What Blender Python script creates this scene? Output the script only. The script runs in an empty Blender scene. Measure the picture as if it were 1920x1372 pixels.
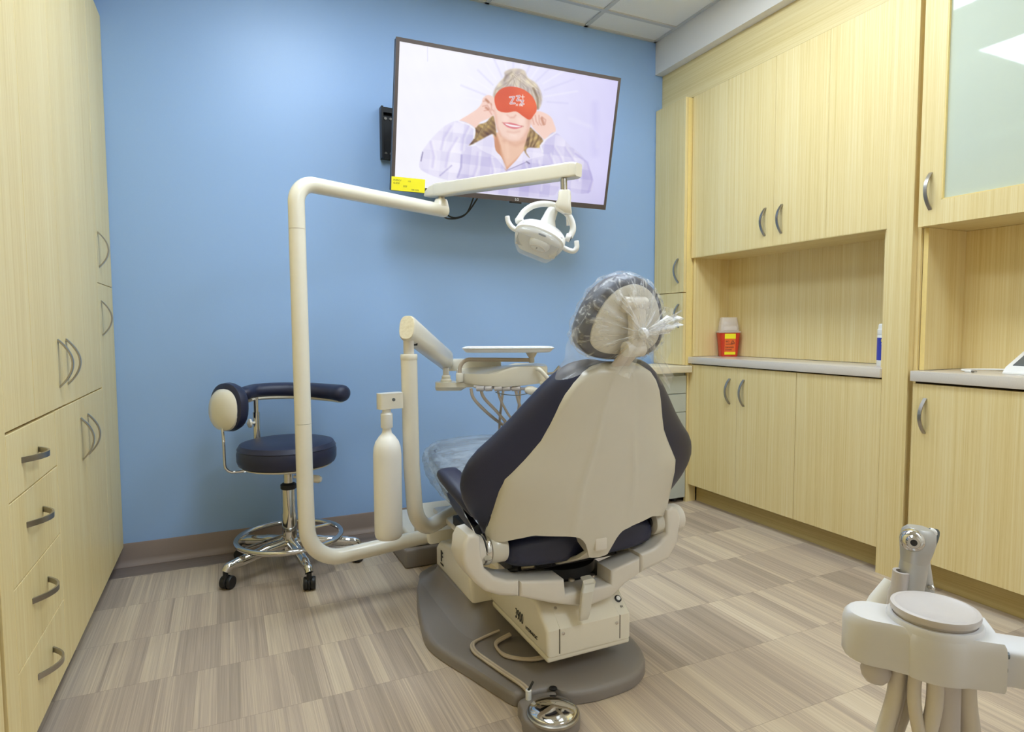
import bpy, bmesh, math, random
import numpy as np
from mathutils import Vector, Matrix, Quaternion, noise
random.seed(7)
S = bpy.context.scene
COL = S.collection
PI = math.pi

# ------------------------------------------------------------------ helpers
def lin(c):
    return tuple(((v/255.0)/12.92 if v/255.0 <= 0.04045 else (((v/255.0)+0.055)/1.055)**2.4) for v in c)

def link(o):
    COL.objects.link(o)
    return o

def thing(name, label, cat, loc=(0, 0, 0), group=None):
    o = bpy.data.objects.new(name, None)
    o.empty_display_size = 0.05
    o.location = loc
    o['label'] = label
    o['category'] = cat
    if group:
        o['group'] = group
    return link(o)

def origin(o):
    m = Matrix.Translation(o.location)
    return m

def obj(name, bm, m, parent=None, smooth=True, label=None, angle=35):
    me = bpy.data.meshes.new(name)
    bmesh.ops.recalc_face_normals(bm, faces=bm.faces)
    bm.to_mesh(me)
    bm.free()
    me.materials.append(m)
    if smooth and len(me.polygons):
        me.polygons.foreach_set('use_smooth', [True]*len(me.polygons))
        me.set_sharp_from_angle(angle=math.radians(angle))
    o = link(bpy.data.objects.new(name, me))
    if parent:
        attach(o, parent)
    if label:
        o['label'] = label
    return o

def attach(o, parent):
    o.parent = parent
    # things are only translated and every mesh is written in room coordinates
    if parent.parent is None:
        o.matrix_parent_inverse = Matrix.Translation(-Vector(parent.location))

def tag(o, label, cat, group=None):
    vs = o.data.vertices
    lo = [min(v.co[i] for v in vs) for i in range(3)]
    hi = [max(v.co[i] for v in vs) for i in range(3)]
    c = Vector(((lo[0]+hi[0])/2, (lo[1]+hi[1])/2, lo[2]))
    o.data.transform(Matrix.Translation(-c))
    o.location = c
    o['label'] = label
    o['category'] = cat
    if group:
        o['group'] = group
    return o

def struct(o):
    o['kind'] = 'structure'
    return o

def B():
    return bmesh.new()

def add_box(bm, x0, x1, y0, y1, z0, z1, bev=0.0, seg=2):
    r = bmesh.ops.create_cube(bm, size=1.0)
    vs = r['verts']
    for v in vs:
        v.co = Vector(((x0+x1)/2+v.co.x*(x1-x0), (y0+y1)/2+v.co.y*(y1-y0), (z0+z1)/2+v.co.z*(z1-z0)))
    if bev > 0:
        es = list({e for v in vs for e in v.link_edges})
        bmesh.ops.bevel(bm, geom=es, offset=bev, segments=seg, profile=0.5, affect='EDGES')
    return bm

def box(x0, x1, y0, y1, z0, z1, bev=0.0, seg=2):
    return add_box(B(), x0, x1, y0, y1, z0, z1, bev, seg)

def frame_from(n, up=Vector((0, 0, 1))):
    n = Vector(n).normalized()
    if abs(n.dot(up)) > 0.98:
        up = Vector((0, 1, 0))
    x = up.cross(n).normalized()
    y = n.cross(x).normalized()
    return x, y, n

def add_rings(bm, rings, closed=True, cap0=True, cap1=True):
    vr = [[bm.verts.new(p) for p in r] for r in rings]
    n = len(vr[0])
    for a, b in zip(vr, vr[1:]):
        for i in range(n if closed else n-1):
            j = (i+1) % n
            try:
                bm.faces.new((a[i], a[j], b[j], b[i]))
            except ValueError:
                pass
    if cap0:
        bm.faces.new(vr[0][::-1])
    if cap1:
        bm.faces.new(vr[-1])
    return vr

def smooth_path(pts, sub=6):
    P = [Vector(p) for p in pts]
    out = []
    for i in range(len(P)-1):
        p0 = P[i-1] if i else P[0]*2-P[1]
        p1, p2 = P[i], P[i+1]
        p3 = P[i+2] if i+2 < len(P) else P[-1]*2-P[-2]
        for k in range(sub):
            t = k/sub
            out.append(0.5*((2*p1)+(p2-p0)*t+(2*p0-5*p1+4*p2-p3)*t*t+(3*p1-p0-3*p2+p3)*t**3))
    out.append(P[-1])
    return out

def fillet(pts, rad, seg=8):
    """Straight pieces with round bends of radius rad at the inner points."""
    P = [Vector(p) for p in pts]
    out = [P[0]]
    rads = rad if isinstance(rad, (list, tuple)) else [rad]*len(P)
    for i in range(1, len(P)-1):
        a, b, c = P[i-1], P[i], P[i+1]
        u = (a-b).normalized()
        w = (c-b).normalized()
        ang = u.angle(w)
        r = rads[i-1] if isinstance(rad, (list, tuple)) else rad
        d = r/math.tan(ang/2)
        cen = b+(u+w).normalized()*(r/math.sin(ang/2))
        s = b+u*d-cen
        e = b+w*d-cen
        tot = s.angle(e)
        ax = s.cross(e).normalized()
        for k in range(seg+1):
            out.append(cen+Quaternion(ax, tot*k/seg) @ s)
    out.append(P[-1])
    return out

def add_tube(bm, pts, r, n=16, cap=True, ell=None):
    P = [Vector(p) for p in pts]
    R = r if isinstance(r, (list, tuple)) else [r]*len(P)
    T = []
    for i in range(len(P)):
        a = P[max(i-1, 0)]
        b = P[min(i+1, len(P)-1)]
        T.append((b-a).normalized())
    x, y, _ = frame_from(T[0])
    rings = []
    prev = T[0]
    for i, p in enumerate(P):
        q = prev.rotation_difference(T[i])
        x = q @ x
        y = q @ y
        prev = T[i]
        ex, ey = ell if ell else (1, 1)
        rings.append([p+x*(math.cos(2*PI*k/n)*R[i]*ex)+y*(math.sin(2*PI*k/n)*R[i]*ey) for k in range(n)])
    add_rings(bm, rings, True, cap, cap)
    return bm

def tube(pts, r, n=16, cap=True, ell=None):
    return add_tube(B(), pts, r, n, cap, ell)

def add_lathe(bm, prof, c=(0, 0, 0), axis=(0, 0, 1), n=32, cap=True):
    x, y, a = frame_from(axis)
    c = Vector(c)
    rings = []
    for r, h in prof:
        r = max(r, 0.0002)
        rings.append([c+a*h+x*(math.cos(2*PI*k/n)*r)+y*(math.sin(2*PI*k/n)*r) for k in range(n)])
    add_rings(bm, rings, True, cap, cap)
    return bm

def lathe(prof, c=(0, 0, 0), axis=(0, 0, 1), n=32, cap=True):
    return add_lathe(B(), prof, c, axis, n, cap)

def cyl(p, q, r, n=20, bev=0.0):
    p = Vector(p)
    q = Vector(q)
    L = (q-p).length
    if bev > 0:
        prof = [(r-bev, 0), (r-bev*0.3, bev*0.3), (r, bev), (r, L-bev), (r-bev*0.3, L-bev*0.3), (r-bev, L)]
    else:
        prof = [(r, 0), (r, L)]
    return lathe(prof, p, q-p, n)

def add_sweep(bm, path, w, t, wdir):
    """Flat strip swept along path: width w along wdir, thickness t in the bend plane."""
    P = [Vector(p) for p in path]
    wd = Vector(wdir).normalized()
    rings = []
    for i, p in enumerate(P):
        tg = (P[min(i+1, len(P)-1)]-P[max(i-1, 0)]).normalized()
        nn = wd.cross(tg).normalized()
        rings.append([p+wd*(w/2)+nn*(t/2), p-wd*(w/2)+nn*(t/2), p-wd*(w/2)-nn*(t/2), p+wd*(w/2)-nn*(t/2)])
    add_rings(bm, rings)
    return bm

def prism(outline, o, ux, uy, thick, bev=0.0, seg=3):
    """Outline (2-D) in the plane o,ux,uy, extruded along ux x uy by thick."""
    bm = B()
    o, ux, uy = Vector(o), Vector(ux), Vector(uy)
    n = ux.cross(uy).normalized()
    a = [bm.verts.new(o+ux*p[0]+uy*p[1]) for p in outline]
    b = [bm.verts.new(o+ux*p[0]+uy*p[1]+n*thick) for p in outline]
    k = len(a)
    f0 = bm.faces.new(a[::-1])
    f1 = bm.faces.new(b)
    for i in range(k):
        bm.faces.new((a[i], a[(i+1) % k], b[(i+1) % k], b[i]))
    bmesh.ops.recalc_face_normals(bm, faces=bm.faces)
    if bev > 0:
        es = list({e for f in (f0, f1) for e in f.edges})
        bmesh.ops.bevel(bm, geom=es, offset=bev, segments=seg, profile=0.5, affect='EDGES')
    return bm

def smooth_outline(pts, sub=5):
    n = len(pts)
    out = []
    for i in range(n):
        p0, p1, p2, p3 = [Vector((*pts[(i+d) % n], 0)) for d in (-1, 0, 1, 2)]
        for k in range(sub):
            t = k/sub
            q = 0.5*((2*p1)+(p2-p0)*t+(2*p0-5*p1+4*p2-p3)*t*t+(3*p1-p0-3*p2+p3)*t**3)
            out.append((q.x, q.y))
    return out

def superellipse(a, b, n=32, e=2.6):
    out = []
    for k in range(n):
        t = 2*PI*k/n
        c, s = math.cos(t), math.sin(t)
        out.append((a*math.copysign(abs(c)**(2/e), c), b*math.copysign(abs(s)**(2/e), s)))
    return out

def loft(sections, sub=1):
    """sections: list of (center, ux, uy, outline)."""
    rings = []
    for c, ux, uy, ol in sections:
        c, ux, uy = Vector(c), Vector(ux), Vector(uy)
        rings.append([c+ux*p[0]+uy*p[1] for p in ol])
    bm = B()
    add_rings(bm, rings)
    return bm

def grid(fn, nu, nv, thick=0.0):
    bm = B()
    V = [[bm.verts.new(fn(i/(nu-1), j/(nv-1))) for j in range(nv)] for i in range(nu)]
    for i in range(nu-1):
        for j in range(nv-1):
            bm.faces.new((V[i][j], V[i+1][j], V[i+1][j+1], V[i][j+1]))
    return bm

def text(name, s, size, o, ux, uy, m, parent, depth=0.0004, align='LEFT', squeeze=1.0, label=None):
    cu = bpy.data.curves.new(name, 'FONT')
    cu.body = s
    cu.size = size
    cu.align_x = align
    cu.extrude = depth
    tmp = bpy.data.objects.new(name+'_source', cu)
    COL.objects.link(tmp)
    bpy.context.view_layer.update()
    me = bpy.data.meshes.new_from_object(tmp)
    bpy.data.objects.remove(tmp)
    ux, uy = Vector(ux).normalized(), Vector(uy).normalized()
    n = ux.cross(uy)
    o = Vector(o)
    for v in me.vertices:
        v.co = o+ux*(v.co.x*squeeze)+uy*v.co.y+n*v.co.z
    me.materials.clear()
    me.materials.append(m)
    ob = link(bpy.data.objects.new(name, me))
    attach(ob, parent)
    if label:
        ob['label'] = label
    return ob

# ------------------------------------------------------------------ materials
def mat(name, col, rough=0.5, metal=0.0, spec=0.5, coat=0.0, bump=0.0, bscale=200.0, alpha=1.0, emit=None, estr=0.0, trans=0.0, vary=0.0):
    m = bpy.data.materials.new(name)
    m.use_nodes = True
    nt = m.node_tree
    p = nt.nodes['Principled BSDF']
    c = lin(col)
    p.inputs['Base Color'].default_value = (*c, 1)
    p.inputs['Roughness'].default_value = rough
    p.inputs['Metallic'].default_value = metal
    p.inputs['Specular IOR Level'].default_value = spec
    p.inputs['Coat Weight'].default_value = coat
    p.inputs['Coat Roughness'].default_value = 0.08
    p.inputs['Alpha'].default_value = alpha
    p.inputs['Transmission Weight'].default_value = trans
    if emit:
        p.inputs['Emission Color'].default_value = (*lin(emit), 1)
        p.inputs['Emission Strength'].default_value = estr
    geo = nt.nodes.new('ShaderNodeNewGeometry')
    no = nt.nodes.new('ShaderNodeTexNoise')
    no.inputs['Scale'].default_value = bscale
    no.inputs['Detail'].default_value = 3
    nt.links.new(geo.outputs['Position'], no.inputs['Vector'])
    if bump > 0:
        b = nt.nodes.new('ShaderNodeBump')
        b.inputs['Strength'].default_value = bump
        b.inputs['Distance'].default_value = 0.002
        nt.links.new(no.outputs['Fac'], b.inputs['Height'])
        nt.links.new(b.outputs['Normal'], p.inputs['Normal'])
    if vary > 0:
        r = nt.nodes.new('ShaderNodeMapRange')
        r.inputs['To Min'].default_value = 1-vary
        r.inputs['To Max'].default_value = 1+vary
        nt.links.new(no.outputs['Fac'], r.inputs['Value'])
        mx = nt.nodes.new('ShaderNodeMix')
        mx.data_type = 'RGBA'
        mx.blend_type = 'MULTIPLY'
        mx.inputs[0].default_value = 1
        mx.inputs[6].default_value = (*c, 1)
        nt.links.new(r.outputs[0], mx.inputs[7])
        nt.links.new(mx.outputs[2], p.inputs['Base Color'])
    return m

def wood(name, base, dark, light, along='Z', rough=0.42, scale=1.0):
    m = bpy.data.materials.new(name)
    m.use_nodes = True
    nt = m.node_tree
    N, L = nt.nodes, nt.links
    p = N['Principled BSDF']
    p.inputs['Roughness'].default_value = rough
    p.inputs['Specular IOR Level'].default_value = 0.35
    geo = N.new('ShaderNodeNewGeometry')
    oi = N.new('ShaderNodeObjectInfo')
    add = N.new('ShaderNodeVectorMath')
    add.operation = 'MULTIPLY_ADD'
    L.new(oi.outputs['Random'], add.inputs[0])
    add.inputs[1].default_value = (3.1, 5.7, 4.3)
    L.new(geo.outputs['Position'], add.inputs[2])

    def streak(k, lo):
        mp = N.new('ShaderNodeMapping')
        v = {'Z': (k, k, lo), 'Y': (k, lo, k), 'X': (lo, k, k)}[along]
        mp.inputs['Scale'].default_value = v
        L.new(add.outputs[0], mp.inputs['Vector'])
        n = N.new('ShaderNodeTexNoise')
        n.inputs['Scale'].default_value = 1.0
        n.inputs['Detail'].default_value = 4
        n.inputs['Roughness'].default_value = 0.6
        L.new(mp.outputs[0], n.inputs['Vector'])
        return n
    a = streak(14*scale, 0.25)
    b = streak(150*scale, 1.1)
    c = streak(420*scale, 14)
    ma = N.new('ShaderNodeMath'); ma.operation = 'MULTIPLY_ADD'
    L.new(b.outputs['Fac'], ma.inputs[0]); ma.inputs[1].default_value = 0.60
    mb = N.new('ShaderNodeMath'); mb.operation = 'MULTIPLY'
    L.new(a.outputs['Fac'], mb.inputs[0]); mb.inputs[1].default_value = 0.42
    L.new(mb.outputs[0], ma.inputs[2])
    mc = N.new('ShaderNodeMath'); mc.operation = 'MULTIPLY_ADD'
    L.new(c.outputs['Fac'], mc.inputs[0]); mc.inputs[1].default_value = 0.24
    L.new(ma.outputs[0], mc.inputs[2])
    cr = N.new('ShaderNodeValToRGB')
    e = cr.color_ramp.elements
    e[0].position = 0.40; e[0].color = (*lin(dark), 1)
    e[1].position = 0.82; e[1].color = (*lin(light), 1)
    k = cr.color_ramp.elements.new(0.60); k.color = (*lin(base), 1)
    L.new(mc.outputs[0], cr.inputs['Fac'])
    L.new(cr.outputs['Color'], p.inputs['Base Color'])
    bp = N.new('ShaderNodeBump')
    bp.inputs['Strength'].default_value = 0.05
    bp.inputs['Distance'].default_value = 0.001
    L.new(mc.outputs[0], bp.inputs['Height'])
    L.new(bp.outputs['Normal'], p.inputs['Normal'])
    return m

def math_node(nt, op, a, b=None, c=None):
    n = nt.nodes.new('ShaderNodeMath')
    n.operation = op
    for i, v in enumerate((a, b, c)):
        if v is None:
            continue
        if isinstance(v, (int, float)):
            n.inputs[i].default_value = v
        else:
            nt.links.new(v, n.inputs[i])
    return n.outputs[0]

def floor_material(name='floor_tile', border=False):
    m = bpy.data.materials.new(name)
    m.use_nodes = True
    nt = m.node_tree
    N, L = nt.nodes, nt.links
    p = N['Principled BSDF']
    p.inputs['Roughness'].default_value = 0.45
    p.inputs['Specular IOR Level'].default_value = 0.35
    geo = N.new('ShaderNodeNewGeometry')
    sp = N.new('ShaderNodeSeparateXYZ')
    L.new(geo.outputs['Position'], sp.inputs[0])
    X, Y = sp.outputs[0], sp.outputs[1]
    if border:
        X, Y = Y, X
        TW, TH, X0, Y0 = 0.20, 0.92, 2.98, 0.30
    else:
        TW, TH, X0, Y0 = 0.457, 0.3045, 0.245, 2.055
    ry = math_node(nt, 'DIVIDE', math_node(nt, 'SUBTRACT', Y, Y0), TH)
    row = math_node(nt, 'FLOOR', ry)
    wn = N.new('ShaderNodeTexWhiteNoise'); wn.noise_dimensions = '1D'
    L.new(row, wn.inputs['W'])
    off = math_node(nt, 'MULTIPLY', math_node(nt, 'FLOOR', math_node(nt, 'MULTIPLY', wn.outputs['Value'], 3)), TW/3)
    cx = math_node(nt, 'DIVIDE', math_node(nt, 'ADD', math_node(nt, 'SUBTRACT', X, X0), off), TW)
    col = math_node(nt, 'FLOOR', cx)
    cv = N.new('ShaderNodeCombineXYZ')
    L.new(row, cv.inputs[0]); L.new(col, cv.inputs[1])
    tid = N.new('ShaderNodeTexWhiteNoise'); tid.noise_dimensions = '3D'
    L.new(cv.outputs[0], tid.inputs['Vector'])
    tz = math_node(nt, 'MULTIPLY', tid.outputs['Value'], 37.0)

    def streak(kx, ky, det=4):
        c = N.new('ShaderNodeCombineXYZ')
        L.new(math_node(nt, 'MULTIPLY', X, kx), c.inputs[0])
        L.new(math_node(nt, 'MULTIPLY', Y, ky), c.inputs[1])
        L.new(tz, c.inputs[2])
        n = N.new('ShaderNodeTexNoise')
        n.inputs['Scale'].default_value = 1
        n.inputs['Detail'].default_value = det
        n.inputs['Roughness'].default_value = 0.55
        L.new(c.outputs[0], n.inputs['Vector'])
        return n.outputs['Fac']
    a = streak(13, 0.25, 2)
    b = streak(90, 0.5, 3)
    c = streak(360, 3, 2)
    # broad stripes of uneven width inside every tile
    bx = math_node(nt, 'ADD', math_node(nt, 'MULTIPLY', X, 19.0), math_node(nt, 'MULTIPLY', a, 2.2))
    bid = N.new('ShaderNodeCombineXYZ')
    L.new(math_node(nt, 'FLOOR', bx), bid.inputs[0])
    L.new(tz, bid.inputs[1])
    bw = N.new('ShaderNodeTexWhiteNoise'); bw.noise_dimensions = '2D'
    L.new(bid.outputs[0], bw.inputs['Vector'])
    v = math_node(nt, 'MULTIPLY_ADD', a, 0.30, math_node(nt, 'MULTIPLY_ADD', b, 0.26, math_node(nt, 'MULTIPLY_ADD', c, 0.34, math_node(nt, 'MULTIPLY_ADD', bw.outputs['Value'], 0.17, math_node(nt, 'MULTIPLY_ADD', tid.outputs['Value'], 0.12, 0.02)))))
    cr = N.new('ShaderNodeValToRGB')
    e = cr.color_ramp.elements
    if border:
        e[0].position = 0.40; e[0].color = (*lin((104, 91, 84)), 1)
        e[1].position = 0.85; e[1].color = (*lin((146, 130, 120)), 1)
    else:
        e[0].position = 0.40; e[0].color = (*lin((152, 137, 119)), 1)
        e[1].position = 0.86; e[1].color = (*lin((218, 203, 180)), 1)
        k = e.new(0.56); k.color = (*lin((178, 159, 140)), 1)
        k = e.new(0.70); k.color = (*lin((204, 185, 158)), 1)
    L.new(v, cr.inputs['Fac'])
    # joints
    fx = math_node(nt, 'FRACT', cx)
    fy = math_node(nt, 'FRACT', ry)
    ex = math_node(nt, 'LESS_THAN', math_node(nt, 'MULTIPLY', math_node(nt, 'MINIMUM', fx, math_node(nt, 'SUBTRACT', 1, fx)), TW), 0.0009)
    ey = math_node(nt, 'LESS_THAN', math_node(nt, 'MULTIPLY', math_node(nt, 'MINIMUM', fy, math_node(nt, 'SUBTRACT', 1, fy)), TH), 0.0009)
    g = math_node(nt, 'MAXIMUM', ex, ey)
    mx = N.new('ShaderNodeMix'); mx.data_type = 'RGBA'
    L.new(math_node(nt, 'MULTIPLY', g, 0.38), mx.inputs[0])
    L.new(cr.outputs['Color'], mx.inputs[6])
    mx.inputs[7].default_value = (*lin((110, 92, 78)), 1)
    L.new(mx.outputs[2], p.inputs['Base Color'])
    bp = N.new('ShaderNodeBump')
    bp.inputs['Strength'].default_value = 0.12
    bp.inputs['Distance'].default_value = 0.001
    L.new(c, bp.inputs['Height'])
    L.new(bp.outputs['Normal'], p.inputs['Normal'])
    return m

def ceiling_material():
    m = mat('ceiling_tile', (242, 240, 234), rough=0.9, spec=0.1, bump=0.5, bscale=160)
    return m

def plastic_film(name, tint=(235, 240, 248), lo=0.10, hi=0.75, k=(30, 30, 30), rough=0.12, c0=0.52, c1=0.78, radial=None, bstr=0.35):
    m = bpy.data.materials.new(name)
    m.use_nodes = True
    nt = m.node_tree
    N, L = nt.nodes, nt.links
    p = N['Principled BSDF']
    p.inputs['Base Color'].default_value = (*lin(tint), 1)
    p.inputs['Roughness'].default_value = rough
    p.inputs['Specular IOR Level'].default_value = 0.9
    uv = N.new('ShaderNodeUVMap')
    mp = N.new('ShaderNodeMapping')
    mp.inputs['Scale'].default_value = k
    geo = N.new('ShaderNodeNewGeometry')
    if radial:
        # folds run straight out of the knot
        sb = N.new('ShaderNodeVectorMath'); sb.operation = 'SUBTRACT'
        L.new(geo.outputs['Position'], sb.inputs[0]); sb.inputs[1].default_value = radial
        nm = N.new('ShaderNodeVectorMath'); nm.operation = 'NORMALIZE'
        L.new(sb.outputs[0], nm.inputs[0])
        ml = N.new('ShaderNodeVectorMath'); ml.operation = 'MULTIPLY_ADD'
        L.new(sb.outputs[0], ml.inputs[0]); ml.inputs[1].default_value = (1.2, 1.2, 1.2)
        L.new(nm.outputs[0], ml.inputs[2])
        L.new(ml.outputs[0], mp.inputs['Vector'])
    else:
        L.new(geo.outputs['Position'], mp.inputs['Vector'])
    n = N.new('ShaderNodeTexNoise')
    n.inputs['Scale'].default_value = 1
    n.inputs['Detail'].default_value = 4
    n.inputs['Roughness'].default_value = 0.65
    n.inputs['Distortion'].default_value = 0.4
    L.new(mp.outputs[0], n.inputs['Vector'])
    r = N.new('ShaderNodeMapRange')
    r.inputs['From Min'].default_value = c0
    r.inputs['From Max'].default_value = c1
    r.inputs['To Min'].default_value = lo
    r.inputs['To Max'].default_value = hi
    L.new(n.outputs['Fac'], r.inputs['Value'])
    L.new(r.outputs[0], p.inputs['Alpha'])
    b = N.new('ShaderNodeBump')
    b.inputs['Strength'].default_value = bstr
    b.inputs['Distance'].default_value = 0.006
    L.new(n.outputs['Fac'], b.inputs['Height'])
    L.new(b.outputs['Normal'], p.inputs['Normal'])
    N.remove(uv)
    return m

M = {}
M['wall_blue'] = mat('wall_blue', (149, 182, 227), rough=0.38, spec=0.5, bump=0.10, bscale=420)
M['wall_white'] = mat('wall_white', (238, 232, 222), rough=0.7, spec=0.2, bump=0.1, bscale=300)
M['ceiling'] = ceiling_material()
M['grid_bar'] = mat('grid_bar', (205, 204, 200), rough=0.5)
M['floor'] = floor_material()
M['floor_border'] = floor_material('floor_border', True)
M['base'] = mat('baseboard_vinyl', (142, 126, 117), rough=0.5, spec=0.4)
WB, WD, WL = (228, 206, 147), (213, 188, 122), (237, 221, 172)
M['wood'] = wood('laminate_vertical', WB, WD, WL, 'Z')
M['wood_h'] = wood('laminate_horizontal', (222, 202, 146), (208, 186, 124), (232, 215, 164), 'Y')
M['edge'] = mat('edge_band', (236, 212, 142), rough=0.5, vary=0.05, bscale=60)
M['stone'] = mat('worktop_stone', (214, 205, 192), rough=0.22, spec=0.5, vary=0.09, bscale=260)
M['toe'] = wood('toe_laminate', (190, 168, 108), (168, 145, 88), (204, 184, 126), 'Y')
M['nickel'] = mat('brushed_nickel', (176, 170, 160), rough=0.32, metal=1.0, vary=0.06, bscale=300)
M['chrome'] = mat('chrome', (214, 212, 208), rough=0.07, metal=1.0, vary=0.02, bscale=80)
M['gap'] = mat('shadow_gap', (62, 50, 30), rough=0.9, spec=0.1)
M['cream'] = mat('cream_enamel', (232, 225, 208), rough=0.22, spec=0.5, coat=0.25, vary=0.02, bscale=30)
M['beige'] = mat('beige_shell', (212, 207, 194), rough=0.28, spec=0.5, coat=0.15, vary=0.02, bscale=20)
M['bone'] = mat('bone_casting', (219, 212, 201), rough=0.3, spec=0.5, coat=0.1, vary=0.02, bscale=40)
M['cool_bone'] = mat('cool_bone_plastic', (216, 214, 215), rough=0.28, spec=0.5, coat=0.15, vary=0.02, bscale=40)
M['navy'] = mat('navy_vinyl', (36, 40, 66), rough=0.36, spec=0.5, bump=0.25, bscale=700, vary=0.04)
M['taupe'] = mat('taupe_plastic', (134, 126, 120), rough=0.42, spec=0.5, bump=0.2, bscale=500, vary=0.03)
M['black'] = mat('black_plastic', (24, 23, 24), rough=0.45, vary=0.05, bscale=50)
M['dark'] = mat('dark_mechanism', (34, 32, 33), rough=0.6, vary=0.1, bscale=60)
M['white'] = mat('white_plastic', (240, 239, 236), rough=0.3, spec=0.5, vary=0.01, bscale=30)
M['tan_hose'] = mat('tan_hose', (196, 180, 160), rough=0.45, vary=0.04, bscale=90)
M['pale_hose'] = mat('pale_hose', (214, 205, 192), rough=0.45, vary=0.03, bscale=90)
M['grey_plastic'] = mat('grey_plastic', (198, 190, 186), rough=0.4, vary=0.03, bscale=90)
M['greygreen'] = mat('grey_cabinet_laminate', (186, 190, 180), rough=0.45, vary=0.02, bscale=30)
M['cream_wood'] = wood('cream_worktop', (226, 214, 184), (210, 196, 164), (236, 226, 200), 'X')
M['bottle'] = mat('bottle_plastic', (238, 234, 226), rough=0.35, spec=0.5, vary=0.01, bscale=40)
M['ink'] = mat('dark_ink', (42, 40, 40), rough=0.6, vary=0.03, bscale=90)
M['clear'] = mat('clear_shield', (246, 248, 252), rough=0.05, spec=0.8, alpha=0.24, vary=0.01, bscale=40)
M['reflector'] = mat('lamp_reflector', (226, 226, 226), rough=0.18, metal=0.75, vary=0.02, bscale=40)
M['tv_bezel'] = mat('tv_bezel', (84, 74, 70), rough=0.35, metal=0.3, vary=0.05, bscale=60)
M['tv_back'] = mat('tv_back', (26, 26, 28), rough=0.5, vary=0.05, bscale=60)
M['light'] = mat('diffuser', (255, 255, 255), rough=0.6, emit=(224, 240, 255), estr=13.8, vary=0.005, bscale=10)
M['light_frame'] = mat('light_frame', (236, 236, 234), rough=0.4, vary=0.01, bscale=30)
M['yellow'] = mat('yellow_label', (246, 232, 30), rough=0.6, vary=0.02, bscale=60)
M['red'] = mat('red_plastic', (200, 56, 28), rough=0.3, vary=0.04, bscale=40)
M['orange'] = mat('orange_label', (236, 108, 40), rough=0.5, vary=0.03, bscale=60)
M['clear_lid'] = mat('clear_lid', (240, 230, 222), rough=0.15, alpha=0.48, vary=0.02, bscale=50)
M['blue_label'] = mat('blue_label', (52, 64, 170), rough=0.4, vary=0.06, bscale=90)
M['silver_grey'] = mat('satin_grey_metal', (190, 188, 184), rough=0.36, metal=0.55, vary=0.03, bscale=90)
M['slate'] = mat('slate_plastic', (96, 102, 104), rough=0.4, vary=0.03, bscale=90)
M['frost'] = mat('frosted_pane', (222, 230, 212), rough=0.03, spec=0.8, alpha=0.68, vary=0.01, bscale=20)
M['film_head'] = plastic_film('bag_film', tint=(248, 249, 252), lo=0.13, hi=0.70, k=(9, 9, 9), c0=0.49, c1=0.74, radial=(0.945, 1.268, 1.022))
M['film_loose'] = plastic_film('loose_film', tint=(246, 248, 250), lo=0.16, hi=0.42, k=(14, 14, 5), c0=0.45, c1=0.75, bstr=0.2)
M['film_knot'] = plastic_film('gathered_film', tint=(250, 250, 252), lo=0.42, hi=0.90, k=(60, 60, 60), c0=0.40, c1=0.65, bstr=0.3)
M['film_toe'] = plastic_film('toe_film', tint=(214, 228, 244), lo=0.28, hi=0.64, k=(5, 14, 70), c0=0.36, c1=0.80)

# ================================================================== the room
YW = 3.127            # blue wall
XL, XR = -0.434, 2.462   # cabinet fronts left and right
CEIL = 2.745
X0R, X1R, Y0R = -1.05, 3.08, -1.35
struct(obj('floor', box(X0R, X1R, Y0R, 2.98, -0.06, 0.0), M['floor']))
struct(obj('trim_1', box(X0R, X1R, 2.98, YW, -0.06, 0.0), M['floor_border']))
struct(obj('ceiling', box(X0R, X1R, Y0R, YW, CEIL+0.006, CEIL+0.08), M['ceiling']))
bm = B()
for k in range(-5, 4):
    x = 1.915+0.61*k
    if X0R < x < 2.40:
        add_box(bm, x-0.012, x+0.012, Y0R, YW, CEIL-0.001, CEIL+0.007)
for k in range(-7, 1):
    y = 2.93+0.61*k
    if y > Y0R:
        add_box(bm, X0R, 2.41, y-0.012, y+0.012, CEIL-0.0015, CEIL+0.0065)
add_box(bm, X0R, 2.41, YW-0.018, YW, CEIL-0.001, CEIL+0.007)
add_box(bm, 2.39, 2.412, Y0R, YW, CEIL-0.001, CEIL+0.007)
struct(obj('trim_2', bm, M['grid_bar']))
struct(obj('wall_back', box(X0R, X1R, YW, YW+0.1, -0.06, CEIL+0.08), M['wall_blue']))
struct(obj('wall_left', box(X0R-0.1, X0R, Y0R, YW+0.1, -0.06, CEIL+0.08), M['wall_white']))
struct(obj('wall_right', box(X1R, X1R+0.1, Y0R, YW+0.1, -0.06, CEIL+0.08), M['wall_white']))
struct(obj('wall_front', box(X0R-0.1, X1R+0.1, Y0R-0.1, Y0R, -0.06, CEIL+0.08), M['wall_white']))
struct(obj('trim_3', box(2.408, X1R, Y0R, YW, 2.555, CEIL, 0.002), M['wall_white']))   # white bulkhead over the right cabinets
# coved vinyl base along the blue wall
prof = [(0, 0.10), (0.006, 0.10), (0.008, 0.094), (0.008, 0.03), (0.012, 0.016), (0.022, 0.007), (0.030, 0.003), (0.030, 0), (0, 0)]
rings = []
for x in (XL-0.05, 2.43):
    rings.append([Vector((x, YW-p[0], p[1])) for p in prof])
bm = B(); add_rings(bm, rings)
struct(obj('baseboard_back', bm, M['base'], angle=60))

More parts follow.
